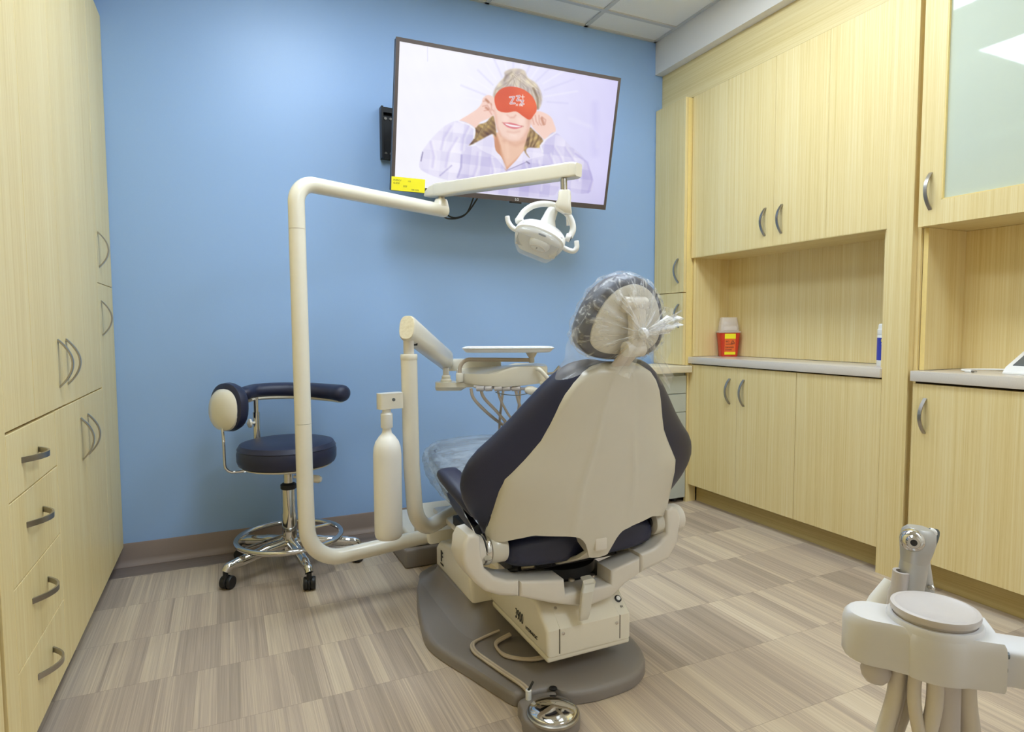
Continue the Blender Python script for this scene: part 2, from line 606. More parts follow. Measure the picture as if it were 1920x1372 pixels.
# ceiling lights (recessed two-by-four troffers)
def troffer(x0, y0, label):
    x1, y1 = x0+0.61, y0+1.22
    t = thing('ceiling_light', label, 'ceiling light', ((x0+x1)/2, (y0+y1)/2, CEIL-0.02), 'recessed ceiling lights')
    bm = B()
    f = 0.024
    for a in ((x0, x1, y0, y0+f), (x0, x1, y1-f, y1), (x0, x0+f, y0+f, y1-f), (x1-f, x1, y0+f, y1-f)):
        add_box(bm, *a, CEIL-0.012, CEIL-0.002)
    obj('frame', bm, M['light_frame'], t)
    obj('diffuser', box(x0+f, x1-f, y0+f, y1-f, CEIL-0.008, CEIL-0.004), M['light'], t)
    return t
troffer(0.085, 1.17, 'rectangular white ceiling light panel over the foot of the chair, nearer the left cabinets')
troffer(1.305, 1.17, 'rectangular white ceiling light panel nearer the right cabinets')
troffer(1.305, -1.20, 'rectangular white ceiling light panel behind the viewer')

# ------------------------------------------------------------------ cabinet parts
def handle(parent, p0, p1, out, wdir, proj=0.034, w=0.0135, t=0.0045):
    """Bowed flat pull from p0 to p1, standing out along out."""
    p0, p1, out = Vector(p0), Vector(p1), Vector(out)
    path = []
    for k in range(15):
        s = k/14
        path.append(p0.lerp(p1, s)+out*(proj*(1-(2*s-1)**2)-0.001))
    bm = B()
    add_sweep(bm, path, w, t, wdir)
    return obj('handle', bm, M['nickel'], parent)

def front(name, parent, xf, side, y0, y1, z0, z1, m=None, th=0.019, g=0.0012):
    """A door, drawer front or panel whose face is at x = xf; side = +1 faces +x (left run), -1 faces -x."""
    x0, x1 = (xf-th, xf) if side > 0 else (xf, xf+th)
    return obj(name, box(x0, x1, y0+g, y1-g, z0+g, z1-g, 0.0008, 1), m or M['wood'], parent)

# ------------------------------------------------------------------ left run
t = thing('tall_cabinet', 'tall pale wood cabinet with upper doors over drawers, left of the stool', 'cabinet', (-0.74, 2.2, 0))
obj('body', box(-1.04, XL-0.021, 1.562, 2.793, 0.09, 2.335), M['gap'], t, label='carcass behind the fronts')
obj('toe_kick', box(-1.0, XL-0.07, 1.562, 2.793, 0.0, 0.09), M['dark'], t, label='dark recessed base')
front('filler_panel', t, XL, 1, 1.562, 1.642, 0.087, 2.335, g=0.0003)
front('filler_panel', t, XL, 1, 1.642, 1.876, 0.818, 2.335)
d = front('door', t, XL, 1, 1.876, 2.19, 0.818, 2.335, g=0.0008)
handle(d, (XL, 2.14, 1.010), (XL, 2.14, 0.874), (1, 0, 0), (0, 1, 0))
d = front('door', t, XL, 1, 2.19, 2.505, 0.818, 2.335, g=0.0003)
handle(d, (XL, 2.24, 1.010), (XL, 2.24, 0.874), (1, 0, 0), (0, 1, 0))
front('filler_panel', t, XL, 1, 2.505, 2.793, 0.818, 2.335, g=0.0003)
zs = [0.814, 0.664, 0.474, 0.286, 0.087]
hz = [0.740, 0.585, 0.398, 0.206]
for k in range(4):
    d = front('drawer', t, XL, 1, 1.642, 2.062, zs[k+1], zs[k], g=0.0017)
    yo = 0.012*k
    handle(d, (XL, 1.746+yo, hz[k]), (XL, 1.891+yo, hz[k]), (1, 0, 0), (0, 0, 1), proj=0.036)
d = front('door', t, XL, 1, 2.062, 2.445, 0.087, 0.814, g=0.0004)
handle(d, (XL, 2.392, 0.752), (XL, 2.392, 0.614), (1, 0, 0), (0, 1, 0))
d = front('door', t, XL, 1, 2.445, 2.793, 0.087, 0.814, g=0.0003)
handle(d, (XL, 2.500, 0.752), (XL, 2.500, 0.614), (1, 0, 0), (0, 1, 0))

t = thing('narrow_tall_cabinet', 'narrow tall pale wood cabinet at the left end of the blue wall', 'cabinet', (-0.74, 2.95, 0))
obj('body', box(-1.04, XL-0.021, 2.795, YW-0.003, 0.09, 2.335), M['gap'], t, label='carcass behind the fronts')
obj('toe_kick', box(-1.0, XL-0.07, 2.795, YW-0.003, 0.0, 0.09), M['dark'], t, label='dark recessed base')
d = front('door', t, XL, 1, 2.795, YW-0.003, 1.2155, 2.335, g=0.0004)
handle(d, (XL, 2.845, 1.412), (XL, 2.845, 1.276), (1, 0, 0), (0, 1, 0))
d = front('door', t, XL, 1, 2.795, YW-0.003, 0.087, 1.2135, g=0.0004)
handle(d, (XL, 2.855, 1.149), (XL, 2.855, 1.014), (1, 0, 0), (0, 1, 0))

t = thing('side_cabinet', 'tall tan wood cabinet nearest the viewer on the left', 'cabinet', (-0.74, 0.65, 0))
obj('body', box(-1.04, XL-0.025, -0.28, 1.552, 0.09, 2.335), M['gap'], t, label='carcass behind the front')
obj('toe_kick', box(-1.0, XL-0.07, -0.28, 1.552, 0.0, 0.09), M['dark'], t, label='dark recessed base')
front('door', t, XL-0.004, 1, 0.64, 1.552, 0.087, 2.335, g=0.0003)
front('door', t, XL-0.004, 1, -0.28, 0.638, 0.087, 2.335, g=0.0003)
obj('side_panel', box(-1.045, XL-0.005, -0.299, -0.2805, 0.0, 2.335), M['wood'], t)

# ------------------------------------------------------------------ right run
t = thing('corner_cabinet', 'narrow tall cabinet with two doors against the right end of the blue wall', 'cabinet', (2.75, 2.99, 0.8125))
XC = 2.413
obj('body', box(XC+0.021, 3.07, 2.853, YW-0.003, 0.8125, 2.340), M['edge'], t, label='yellow edge-banded side')
d = front('door', t, XC, -1, 2.851, YW-0.004, 1.236, 2.342)
handle(d, (XC, 2.905, 1.434), (XC, 2.900, 1.294), (-1, 0, 0), (0, 1, 0))
d = front('door', t, XC, -1, 2.851, YW-0.004, 0.813, 1.234)
handle(d, (XC, 2.895, 1.169), (XC, 2.893, 1.032), (-1, 0, 0), (0, 1, 0))

t = thing('hutch_cabinet', 'pale wood wall cabinet over the open niche holding the red sharps container', 'cabinet', (2.75, 2.26, 1.43))
obj('body', box(XR+0.021, 3.06, 1.677, 2.849, 1.434, 2.342), M['gap'], t, label='carcass behind the fronts')
obj('bottom_panel', box(XR+0.001, 3.06, 1.677, 2.846, 1.432, 1.446), M['wood_h'], t)
struct(obj('trim_4', box(XR, XR+0.02, 0.40, YW-0.001, 2.3445, 2.5545), M['wood_h']))
front('filler_panel', t, XR, -1, 2.573, 2.847, 1.434, 2.3445, g=0.0002)
d = front('door', t, XR, -1, 2.258, 2.573, 1.434, 2.3447, g=0.0006)
handle(d, (XR, 2.310, 1.626), (XR, 2.310, 1.489), (-1, 0, 0), (0, 1, 0))
d = front('door', t, XR, -1, 1.962, 2.258, 1.434, 2.3448, g=0.0007)
handle(d, (XR, 2.208, 1.626), (XR, 2.208, 1.488), (-1, 0, 0), (0, 1, 0))
front('filler_panel', t, XR, -1, 1.677, 1.962, 1.434, 2.3445, g=0.0002)
obj('back_panel', box(2.735, 2.752, 1.677, 2.846, 0.864, 1.434), M['wood'], t)
obj('side_panel', box(2.480, 2.735, 2.828, 2.846, 0.864, 1.434), M['wood'], t)
obj('side_panel', box(2.480, 2.735, 1.677, 1.695, 0.864, 1.434), M['wood'], t)

t = thing('divider_post', 'full-height pale wood panel standing between the two right-hand cabinet runs', 'panel', (2.48, 1.62, 0))
obj('front_panel', box(XR, XR+0.03, 1.570, 1.6771, 0.0, 2.3443), M['wood'], t)
obj('return_panel', box(XR+0.031, 3.06, 1.556, 1.675, 0.0, 2.342), M['wood'], t)

t = thing('base_cabinet', 'pale wood base cabinet with two close handles under the niche', 'cabinet', (2.75, 2.27, 0))
obj('body', box(XR+0.021, 3.06, 1.677, 2.850, 0.106, 0.822), M['gap'], t, label='carcass behind the doors')
obj('toe_kick', box(2.529, 2.56, 1.677, 2.851, 0.0, 0.106), M['toe'], t)
d = front('door', t, XR, -1, 2.476, 2.851, 0.106, 0.818, g=0.0009)
handle(d, (XR, 2.530, 0.756), (XR, 2.528, 0.619), (-1, 0, 0), (0, 1, 0))
d = front('door', t, XR, -1, 2.100, 2.476, 0.106, 0.818, g=0.0009)
handle(d, (XR, 2.430, 0.757), (XR, 2.428, 0.617), (-1, 0, 0), (0, 1, 0))
front('front_panel', t, XR, -1, 1.677, 2.100, 0.106, 0.818)
obj('filler_panel', box(2.447, 2.52, 2.8525, 2.870, 0.0, 0.768), M['wood'], t)
o = obj('worktop', box(XR-0.012, 2.734, 1.678, 2.8505, 0.8235, 0.8625, 0.002, 2), M['stone'])
tag(o, 'speckled stone worktop under the red sharps box', 'worktop')

t = thing('glass_door_cabinet', 'wall cabinet with a frosted glass door at the upper right', 'cabinet', (2.75, 1.15, 1.42))
y0, y1, z0, z1 = 0.86, 1.551, 1.421, 2.342
obj('back_panel', box(3.03, 3.05, y0, y1, z0, z1), M['white'], t)
obj('side_panel', box(XR+0.022, 3.03, y1-0.018, y1, z0, z1), M['wood'], t)
obj('side_panel', box(XR+0.022, 3.03, y0, y0+0.018, z0, z1), M['wood'], t)
obj('top_panel', box(XR+0.022, 3.03, y0+0.018, y1-0.018, z1-0.018, z1), M['wood_h'], t)
obj('bottom_panel', box(XR+0.022, 3.03, y0+0.018, y1-0.018, z0, z0+0.018), M['wood_h'], t)
for z in (1.70, 1.99):
    obj('shelf', box(XR+0.0175, 3.03, y0+0.018, y1-0.018, z, z+0.022), M['white'], t, label='white shelf behind the frosted glass')
ya, yb, za, zb = y0+0.085, 1.468, 1.512, 2.26
bm = B()
for a in ((y0, y1, z0, za), (y0, y1, zb, z1), (y0, ya, za, zb), (yb, y1, za, zb)):
    add_box(bm, XR, XR+0.02, a[0], a[1], a[2], a[3])
d = obj('door_frame', bm, M['wood'], t)
handle(d, (XR, 1.510, 1.620), (XR, 1.507, 1.481), (-1, 0, 0), (0, 1, 0))
bm = B()
for a in ((ya, yb, za, za+0.004), (ya, ya+0.004, za, zb), (yb-0.004, yb, za, zb)):
    add_box(bm, XR+0.001, XR+0.012, a[0], a[1], a[2], a[3])
obj('edge_strip', bm, M['edge'], d, label='yellow inner edge of the door opening')
obj('glass_pane', box(XR+0.012, XR+0.017, ya, yb, za, zb), M['frost'], t)

t = thing('counter_cabinet', 'pale wood base cabinet at the right edge under the white device', 'cabinet', (2.75, 1.2, 0))
obj('body', box(XR+0.021, 3.06, 0.86, 1.551, 0.110, 0.819), M['gap'], t, label='carcass behind the door')
obj('toe_kick', box(2.532, 2.56, 0.86, 1.551, 0.0, 0.110), M['toe'], t)
d = front('door', t, XR, -1, 0.86, 1.549, 0.110, 0.812)
handle(d, (XR, 1.499, 0.755), (XR, 1.499, 0.619), (-1, 0, 0), (0, 1, 0))
obj('back_panel', box(2.752, 2.77, 0.86, 1.553, 0.862, 1.42), M['wood'], t)
obj('side_panel', box(XR+0.045, 2.752, 1.535, 1.553, 0.862, 1.42), M['wood'], t)
obj('edge_strip', box(XR+0.043, XR+0.0449, 1.535, 1.553, 0.862, 1.42), M['edge'], t, label='yellow front edge of the niche side')
o = obj('worktop', box(XR-0.012, 2.751, 0.86, 1.5535, 0.820, 0.8605, 0.002, 2), M['stone'])
tag(o, 'speckled stone worktop carrying the white device and its cable', 'worktop')

# grey drawer unit with its own top, beside the blue wall
t = thing('grey_drawer_unit', 'grey laminate drawer unit with a cream top, in the corner behind the chair back', 'drawer unit', (2.2, 2.98, 0))
obj('body', box(1.96, 2.444, 2.872, YW-0.035, 0.03, 0.770), M['greygreen'], t)
for a, b in ((0.649, 0.752), (0.540, 0.645), (0.03, 0.536)):
    obj('drawer_front', box(1.962, 2.442, 2.852, 2.871, a, b, 0.001, 1), M['greygreen'], t)
obj('top', box(1.94, 2.452, 2.814, YW-0.034, 0.772, 0.811, 0.002, 2), M['cream_wood'], t, label='cream wood-grain top')
for x in (2.0, 2.40):
    for y in (2.90, 3.05):
        obj('foot', lathe([(0.018, 0), (0.018, 0.03)], (x, y, 0), n=12), M['black'], t)

# ================================================================== television on the wall
t = thing('television', 'large wall-mounted flat television showing a person in a red eye mask', 'television', (1.25, 2.78, 1.65))
TW_, TH_ = 1.12, 0.637
tl = Vector((0.703, 2.691, 2.285))
u = Vector((0.9988, -0.047, -0.012)).normalized()
v = Vector((-0.022, 0.208, -0.978))
v = (v-u*v.dot(u)).normalized()
nb = u.cross(v).normalized()          # towards the wall
def tv(a, b, d=0.0):
    return tl+u*a+v*b+nb*d
def slab(a0, a1, b0, b1, d0, d1, bm=None):
    bm = bm or B()
    vs = [bm.verts.new(tv(a, b, d)) for d in (d0, d1) for a, b in ((a0, b0), (a1, b0), (a1, b1), (a0, b1))]
    for f in ((0, 1, 2, 3), (7, 6, 5, 4), (0, 4, 5, 1), (1, 5, 6, 2), (2, 6, 7, 3), (3, 7, 4, 0)):
        bm.faces.new([vs[i] for i in f])
    return bm
bl, bt, br, bb = 0.015, 0.016, 0.013, 0.024
obj('back_cover', slab(0.002, TW_-0.002, 0.002, TH_-0.002, 0.012, 0.045), M['tv_back'], t)
obj('rear_housing', slab(0.15, TW_-0.15, 0.22, TH_-0.03, 0.045, 0.085), M['tv_back'], t)
bm = B()
for a in ((0, TW_, 0, bt), (0, TW_, TH_-bb, TH_), (0, bl, bt, TH_-bb), (TW_-br, TW_, bt, TH_-bb)):
    slab(*a, -0.003, 0.012, bm)
obj('bezel', bm, M['tv_bezel'], t, smooth=False)
slabm = slab(0.585, 0.645, TH_, TH_+0.008, 0.0, 0.012)
obj('sensor_bar', slabm, M['black'], t, smooth=False)
text('logo', 'LG', 0.017, tv(0.607, TH_-0.006, -0.0036), u, -v, M['white'], t, 0.0003)

# the picture on the screen: a colour grid evaluated from flat shapes
NXS, NYS = 520, 292
Us, Vs = np.meshgrid(np.linspace(0, 1, NXS), np.linspace(0, 1, NYS))
def homog(dst):
    A, b = [], []
    for (x, y), (X, Y) in zip(((0, 0), (1, 0), (1, 1), (0, 1)), dst):
        A.append([x, y, 1, 0, 0, 0, -X*x, -X*y]); b.append(X)
        A.append([0, 0, 0, x, y, 1, -Y*x, -Y*y]); b.append(Y)
    return np.append(np.linalg.solve(np.array(A, float), np.array(b, float)), 1).reshape(3, 3)
Hm = homog(((178, 133), (1658, 402), (1543, 1248), (127, 1130)))
den = Hm[2, 0]*Us+Hm[2, 1]*Vs+1
QX = (Hm[0, 0]*Us+Hm[0, 1]*Vs+Hm[0, 2])/den
QY = (Hm[1, 0]*Us+Hm[1, 1]*Vs+Hm[1, 2])/den
def sdist(poly):
    P = np.array(poly, float)
    d = np.full(QX.shape, 1e9)
    ins = np.zeros(QX.shape, bool)
    for i in range(len(P)):
        a, b = P[i], P[(i+1) % len(P)]
        e = b-a
        wx, wy = QX-a[0], QY-a[1]
        tt = np.clip((wx*e[0]+wy*e[1])/(e@e+1e-9), 0, 1)
        d = np.minimum(d, np.hypot(wx-e[0]*tt, wy-e[1]*tt))
        if a[1] != b[1]:
            c = ((a[1] > QY) != (b[1] > QY)) & (QX < (b[0]-a[0])*(QY-a[1])/(b[1]-a[1])+a[0])
            ins ^= c
    return np.where(ins, -d, d)
IMG = np.zeros(QX.shape+(3,))
s_ = np.clip((Us-0.25)/0.75, 0, 1)[..., None]
IMG[:] = np.array((247, 246, 255))*(1-s_)+np.array((216, 211, 250))*s_
IMG -= 14*np.clip((Vs-0.75)/0.25, 0, 1)[..., None]*s_
rng = np.random.default_rng(3)
def wob(k, s):
    out = np.zeros(QX.shape)
    for _ in range(5):
        f = rng.normal(0, k, 2); ph = rng.uniform(0, 6.28)
        out += np.sin(QX*f[0]+QY*f[1]+ph)
    return out*s
def paint(poly, col, soft=3.0, op=1.0, smooth=True, tex=None):
    if smooth:
        poly = smooth_outline(poly, 4)
    a = np.clip(0.5-sdist(poly)/(2*soft), 0, 1)*op
    c = np.array(col, float)
    cc = c[None, None, :]*np.ones(QX.shape+(1,))
    if tex is not None:
        cc = cc+tex[..., None]*np.array((1.15, 1.2, 0.62))
    IMG[:] = IMG*(1-a[..., None])+cc*a[..., None]
def stroke(pts, wd, col, soft=2.0, op=1.0):
    d = np.full(QX.shape, 1e9)
    for a, b in zip(pts, pts[1:]):
        a, b = np.array(a, float), np.array(b, float)
        e = b-a
        wx, wy = QX-a[0], QY-a[1]
        tt = np.clip((wx*e[0]+wy*e[1])/(e@e+1e-9), 0, 1)
        d = np.minimum(d, np.hypot(wx-e[0]*tt, wy-e[1]*tt))
    al = np.clip(0.5-(d-wd/2)/(2*soft), 0, 1)[..., None]*op
    IMG[:] = IMG*(1-al)+np.array(col, float)*al
# pillow folds
for k in range(16):
    an = -PI*0.98+k*PI*0.96/15
    r0, r1 = 190+rng.uniform(0, 40), 330+rng.uniform(0, 120)
    c = (975, 560)
    stroke([(c[0]+r0*math.cos(an), c[1]+r0*math.sin(an)), (c[0]+r1*math.cos(an+0.05), c[1]+r1*math.sin(an+0.05))], 7, (196, 192, 236) if k % 2 else (252, 251, 255), 8, 0.42)
stroke([(370, 150), (368, 270)], 3, (200, 198, 230), 4, 0.6)
stroke([(1330, 660), (1480, 720), (1505, 850)], 20, (236, 233, 255), 14, 0.5)
stroke([(1500, 560), (1490, 900)], 24, (196, 190, 240), 30, 0.5)
# plaid
ca, sa = math.cos(0.12), math.sin(0.12)
pu, pv = QX*ca+QY*sa, -QX*sa+QY*ca
plaid = -11*np.clip(np.sin(pu/22)*3+0.3, 0, 1)-11*np.clip(np.sin(pv/22)*3+0.3, 0, 1)+7*wob(0.03, 0.25)+wob(0.012, 3.0)-10*np.clip((QX-500)/500, 0, 1)-8*np.clip((QY-900)/200, 0, 1)
plaid = plaid*np.clip((QX-260)/340, 0.45, 1.0)
shirt = (238, 233, 252)
paint([(600, 870), (690, 850), (800, 790), (900, 900), (1040, 870), (1140, 870), (1230, 930), (1260, 1060), (1220, 1180), (1100, 1200), (800, 1180), (560, 1140), (570, 980)], shirt, tex=plaid)
# neck and chest
paint([(822, 760), (1040, 770), (1035, 840), (1015, 900), (960, 950), (893, 1012), (850, 940), (815, 890), (818, 820)], (238, 196, 172), 5)
paint([(822, 765), (850, 830), (860, 900), (880, 980), (850, 940), (812, 890)], (196, 128, 92), 8, 0.75)
stroke([(1035, 830), (1015, 900), (960, 950), (893, 1012)], 14, (214, 150, 116), 9, 0.8)
stroke([(880, 815), (960, 845), (1030, 815)], 22, (222, 170, 146), 12, 0.7)
# collar
paint([(690, 850), (715, 800), (800, 782), (822, 880), (862, 930), (893, 1015), (820, 930), (740, 890)], (244, 240, 255), 3, tex=plaid*0.5)
paint([(1030, 872), (1130, 870), (1160, 910), (1060, 940), (960, 990), (893, 1022), (960, 950)], (243, 238, 255), 3, tex=plaid*0.5)
stroke([(893, 1020), (940, 1000), (1030, 960)], 5, (120, 110, 160), 3, 0.7)
stroke([(1030, 958), (1048, 970)], 9, (110, 100, 140), 4, 0.8)
# hair
hair = (206, 192, 178)
hs = wob(0.05, 7.0)
paint([(812, 560), (815, 480), (850, 420), (890, 375), (895, 340), (955, 318), (1025, 330), (1050, 380), (1105, 420), (1140, 490), (1138, 560), (1110, 600), (1080, 520), (960, 440), (860, 500)], hair, 6, tex=hs)
for k in range(26):
    x = 830+k*12
    stroke([(975+rng.uniform(-40, 40), 350+rng.uniform(0, 30)), (x, 440+30*abs(k-13)/13+rng.uniform(-10, 10)), (x+(x-975)*0.12, 505+abs(k-13)*3)], 4, (236, 226, 218) if k % 2 else (150, 130, 112), 4, 0.45)
stroke([(1085, 455), (1115, 520), (1112, 590)], 12, (110, 84, 58), 8, 0.75)
stroke([(890, 400), (905, 370), (940, 345)], 10, (126, 108, 90), 8, 0.6)
lock = [(806, 640), (760, 690), (688, 715), (682, 780), (640, 850), (720, 812), (800, 770), (826, 790), (824, 700)]
paint(lock, (150, 118, 76), 5, tex=wob(0.08, 12))
for k in range(7):
    stroke([(800-k*12, 660+k*12), (760-k*10, 725+k*10), (720-k*8, 770+k*9)], 6, (206, 180, 130) if k % 2 else (96, 70, 42), 4, 0.6)
paint([(1050, 720), (1100, 760), (1145, 810), (1125, 860), (1045, 862), (1028, 890), (1050, 930), (1015, 880), (1035, 800)], (158, 126, 84), 5, tex=wob(0.08, 12))
for k in range(6):
    stroke([(1060+k*14, 745+k*8), (1050+k*13, 800+k*4), (1040+k*10, 852)], 6, (206, 180, 132) if k % 2 else (92, 66, 40), 4, 0.6)
# face
paint([(818, 560), (818, 650), (832, 720), (862, 780), (912, 815), (968, 820), (1020, 796), (1052, 740), (1068, 680), (1100, 600), (960, 470)], (246, 212, 198), 4)
stroke([(834, 730), (866, 785), (914, 816), (968, 820), (1020, 796), (1050, 742)], 14, (226, 178, 156), 9, 0.55)
stroke([(905, 640), (925, 656), (950, 655), (962, 640)], 9, (222, 162, 146), 6, 0.7)
paint([(876, 693), (905, 690), (945, 695), (1004, 716), (985, 728), (950, 734), (905, 722)], (222, 120, 128), 4)
paint([(888, 698), (940, 706), (995, 717), (970, 722), (920, 716)], (252, 240, 244), 3)
stroke([(872, 690), (884, 700)], 7, (196, 120, 110), 4, 0.6)
stroke([(1000, 712), (1012, 716)], 7, (196, 120, 110), 4, 0.6)
# hands and forearms
skin = (246, 210, 198)
paint([(575, 690), (640, 640), (700, 600), (732, 560), (742, 525), (775, 502), (812, 515), (832, 552), (838, 598), (812, 640), (768, 668), (720, 690), (680, 730)], skin, 4)
for q in ([(745, 545), (775, 540), (800, 570)], [(740, 580), (770, 572), (795, 610)], [(750, 610), (780, 605), (800, 635)], [(798, 560), (800, 600), (815, 612)]):
    stroke(q, 6, (206, 138, 118), 5, 0.65)
stroke([(762, 532), (778, 552)], 14, (176, 106, 74), 6, 0.7)
stroke([(762, 590), (776, 600)], 14, (184, 112, 84), 6, 0.7)
paint([(1058, 660), (1080, 622), (1128, 612), (1195, 645), (1222, 700), (1228, 755), (1165, 808), (1110, 760), (1070, 712)], skin, 4)
for q in ([(1095, 640), (1100, 680), (1115, 705)], [(1120, 640), (1122, 690), (1135, 708)], [(1075, 660), (1085, 700)], [(1140, 650), (1165, 670), (1160, 700)]):
    stroke(q, 6, (206, 138, 118), 5, 0.65)
stroke([(1138, 660), (1150, 700)], 16, (184, 112, 84), 6, 0.65)
# sleeves
paint([(575, 680), (640, 700), (684, 735), (676, 800), (640, 850), (600, 900), (590, 1000), (560, 1090), (430, 1075), (310, 1020), (305, 950), (330, 880), (410, 780), (490, 710)], (240, 236, 253), 4, tex=plaid)
stroke([(325, 900), (312, 960)], 6, (90, 80, 130), 4, 0.7)
stroke([(590, 920), (585, 1000), (560, 1070)], 9, (150, 140, 200), 7, 0.7)
stroke([(440, 1060), (520, 990)], 7, (140, 130, 190), 5, 0.55)
stroke([(575, 685), (640, 704), (682, 738), (676, 800)], 10, (252, 250, 255), 5, 0.8)
paint([(1230, 755), (1330, 850), (1410, 920), (1465, 1030), (1475, 1130), (1430, 1170), (1330, 1160), (1240, 1060), (1180, 960), (1130, 880), (1125, 845), (1165, 800)], (238, 233, 253), 4, tex=plaid)
stroke([(1228, 758), (1165, 802), (1127, 848), (1140, 890)], 10, (252, 250, 255), 5, 0.8)
stroke([(1360, 900), (1440, 960), (1470, 1080), (1440, 1165)], 8, (170, 160, 220), 7, 0.6)
# soft modelling of the face, folds of the pyjamas
paint([(1035, 640), (1075, 610), (1058, 700), (1035, 770), (1000, 800), (1040, 730)], (216, 158, 138), 14, 0.55)
paint([(818, 600), (836, 650), (842, 730), (860, 785), (836, 740), (818, 660)], (228, 172, 152), 10, 0.55)
paint([(880, 640), (920, 650), (905, 690), (872, 680)], (255, 226, 216), 12, 0.6)
paint([(975, 655), (1020, 668), (1005, 705), (975, 690)], (255, 226, 216), 12, 0.6)
stroke([(905, 752), (945, 760), (985, 750)], 10, (226, 176, 158), 8, 0.6)
stroke([(925, 775), (960, 782)], 16, (255, 230, 220), 10, 0.5)
stroke([(850, 850), (880, 960), (893, 1005)], 10, (206, 146, 112), 9, 0.5)
stroke([(900, 830), (905, 930)], 16, (248, 212, 190), 12, 0.55)
for q in ([(640, 720), (600, 800), (590, 880)], [(520, 720), (470, 800), (450, 880)], [(380, 830), (400, 930), (390, 1000)], [(560, 800), (500, 900), (480, 1000)], [(700, 900), (690, 1000), (660, 1080)], [(780, 930), (800, 1020), (790, 1100)], [(1010, 960), (1030, 1060)], [(1100, 950), (1120, 1050), (1110, 1150)], [(1210, 850), (1260, 930), (1290, 1040)], [(1290, 860), (1350, 950), (1370, 1080)], [(1180, 900), (1220, 1000)]):
    stroke(q, 9, (196, 186, 232), 11, 0.6)
    stroke([(a_+16, b_+3) for a_, b_ in q], 8, (252, 250, 255), 9, 0.5)
# eye mask
paint([(820, 530), (836, 488), (880, 452), (942, 442), (1010, 458), (1068, 498), (1098, 548), (1106, 600), (1084, 640), (1056, 670), (1012, 646), (965, 614), (905, 622), (850, 612), (828, 580)], (220, 84, 48), 3, tex=wob(0.012, 4.0)-14*np.clip((QY-560)/110, 0, 1))
def zed(x, y, w, h):
    return [(x, y), (x+w, y-h*0.06), (x+w*0.1, y+h), (x+w*1.1, y+h*0.94)]
for x, y, w, h in ((925, 516, 30, 44), (972, 508, 20, 30), (998, 540, 18, 24)):
    z_ = zed(x, y, w, h)
    stroke(z_, 12, (252, 238, 236), 1.5)
    stroke(z_, 3.5, (150, 70, 110), 1.5)
stroke([(1013, 500), (1013, 526)], 5, (250, 236, 234), 2)
stroke([(1002, 513), (1024, 513)], 5, (250, 236, 234), 2)
for q in ([(966, 562), (978, 574)], [(978, 562), (966, 574)], [(988, 566), (994, 562), (1000, 570), (992, 576), (988, 566)], [(1004, 562), (1003, 576), (1009, 568), (1010, 578)]):
    stroke(q, 4, (250, 236, 234), 2)
IMG += wob(0.04, 0.4)[..., None]
IMG = np.clip(IMG/255.0, 0, 1)
IMGL = np.where(IMG <= 0.04045, IMG/12.92, ((IMG+0.055)/1.055)**2.4)
pts = []
for j in range(NYS):
    for i in range(NXS):
        p = tv(bl+(TW_-bl-br)*i/(NXS-1), bt+(TH_-bt-bb)*j/(NYS-1), 0.0)
        pts.append((p.x, p.y, p.z))
faces = [(j*NXS+i, j*NXS+i+1, (j+1)*NXS+i+1, (j+1)*NXS+i) for j in range(NYS-1) for i in range(NXS-1)]
me = bpy.data.meshes.new('screen')
me.from_pydata(pts, [], faces)
at = me.color_attributes.new('picture', 'FLOAT_COLOR', 'POINT')
at.data.foreach_set('color', np.concatenate([IMGL.reshape(-1, 3), np.ones((NXS*NYS, 1))], 1).astype(np.float32).ravel())
ms = bpy.data.materials.new('screen_picture')
ms.use_nodes = True
p_ = ms.node_tree.nodes['Principled BSDF']
p_.inputs['Base Color'].default_value = (0.02, 0.02, 0.02, 1)
p_.inputs['Roughness'].default_value = 0.35
va = ms.node_tree.nodes.new('ShaderNodeVertexColor')
va.layer_name = 'picture'
ms.node_tree.links.new(va.outputs['Color'], p_.inputs['Emission Color'])
p_.inputs['Emission Strength'].default_value = 0.95
me.materials.append(ms)
so = link(bpy.data.objects.new('screen', me))
attach(so, t)
so['label'] = 'lit screen with a person in pyjamas holding a red eye mask'

# yellow energy label hanging on the lower left corner of the television
obj('energy_label', slab(0.0, 0.155, TH_-0.062, TH_-0.002, -0.0045, -0.0037), M['yellow'], t, smooth=False, label='yellow printed sticker')
for k, (a, b, s, w) in enumerate(((0.008, 0.566+0.027, 'ENERGY', 0.010), (0.008, 0.579+0.027, 'GUIDE', 0.010), (0.075, 0.566+0.027, '103', 0.009), (0.055, 0.590+0.027, '$20', 0.011), (0.090, 0.600+0.029, '168 kWh', 0.010))):
    text('print', s, w, tv(a, b+0.0, -0.0046), u, -v, M['ink'], t, 0.0001)

# wall mount behind it
t = thing('wall_mount', 'black wall bracket showing at the left edge of the television', 'bracket', (0.80, YW, 1.86))
bm = B()
add_box(bm, 0.725, 0.86, YW-0.012, YW-0.001, 1.875, 2.125)
add_box(bm, 0.725, 0.735, YW-0.045, YW-0.012, 1.875, 2.125)
add_box(bm, 0.735, 0.86, YW-0.030, YW-0.012, 2.100, 2.125)
add_box(bm, 0.735, 0.86, YW-0.030, YW-0.012, 1.875, 1.897)
obj('plate', bm, M['black'], t)
for z in (2.075, 1.905):
    for x in (0.752, 0.778):
        obj('bolt', lathe([(0.008, 0), (0.007, 0.004)], (x, YW-0.0125, z), (0, -1, 0), 10), M['nickel'], t)
bm = B()
add_box(bm, 0.80, 0.85, YW-0.20, YW-0.03, 1.96, 2.04)
add_box(bm, 0.82, 1.26, YW-0.235, YW-0.195, 1.975, 2.025)
add_box(bm, 1.20, 1.27, 2.835, YW-0.20, 1.96, 2.03)
obj('arm', bm, M['black'], t)
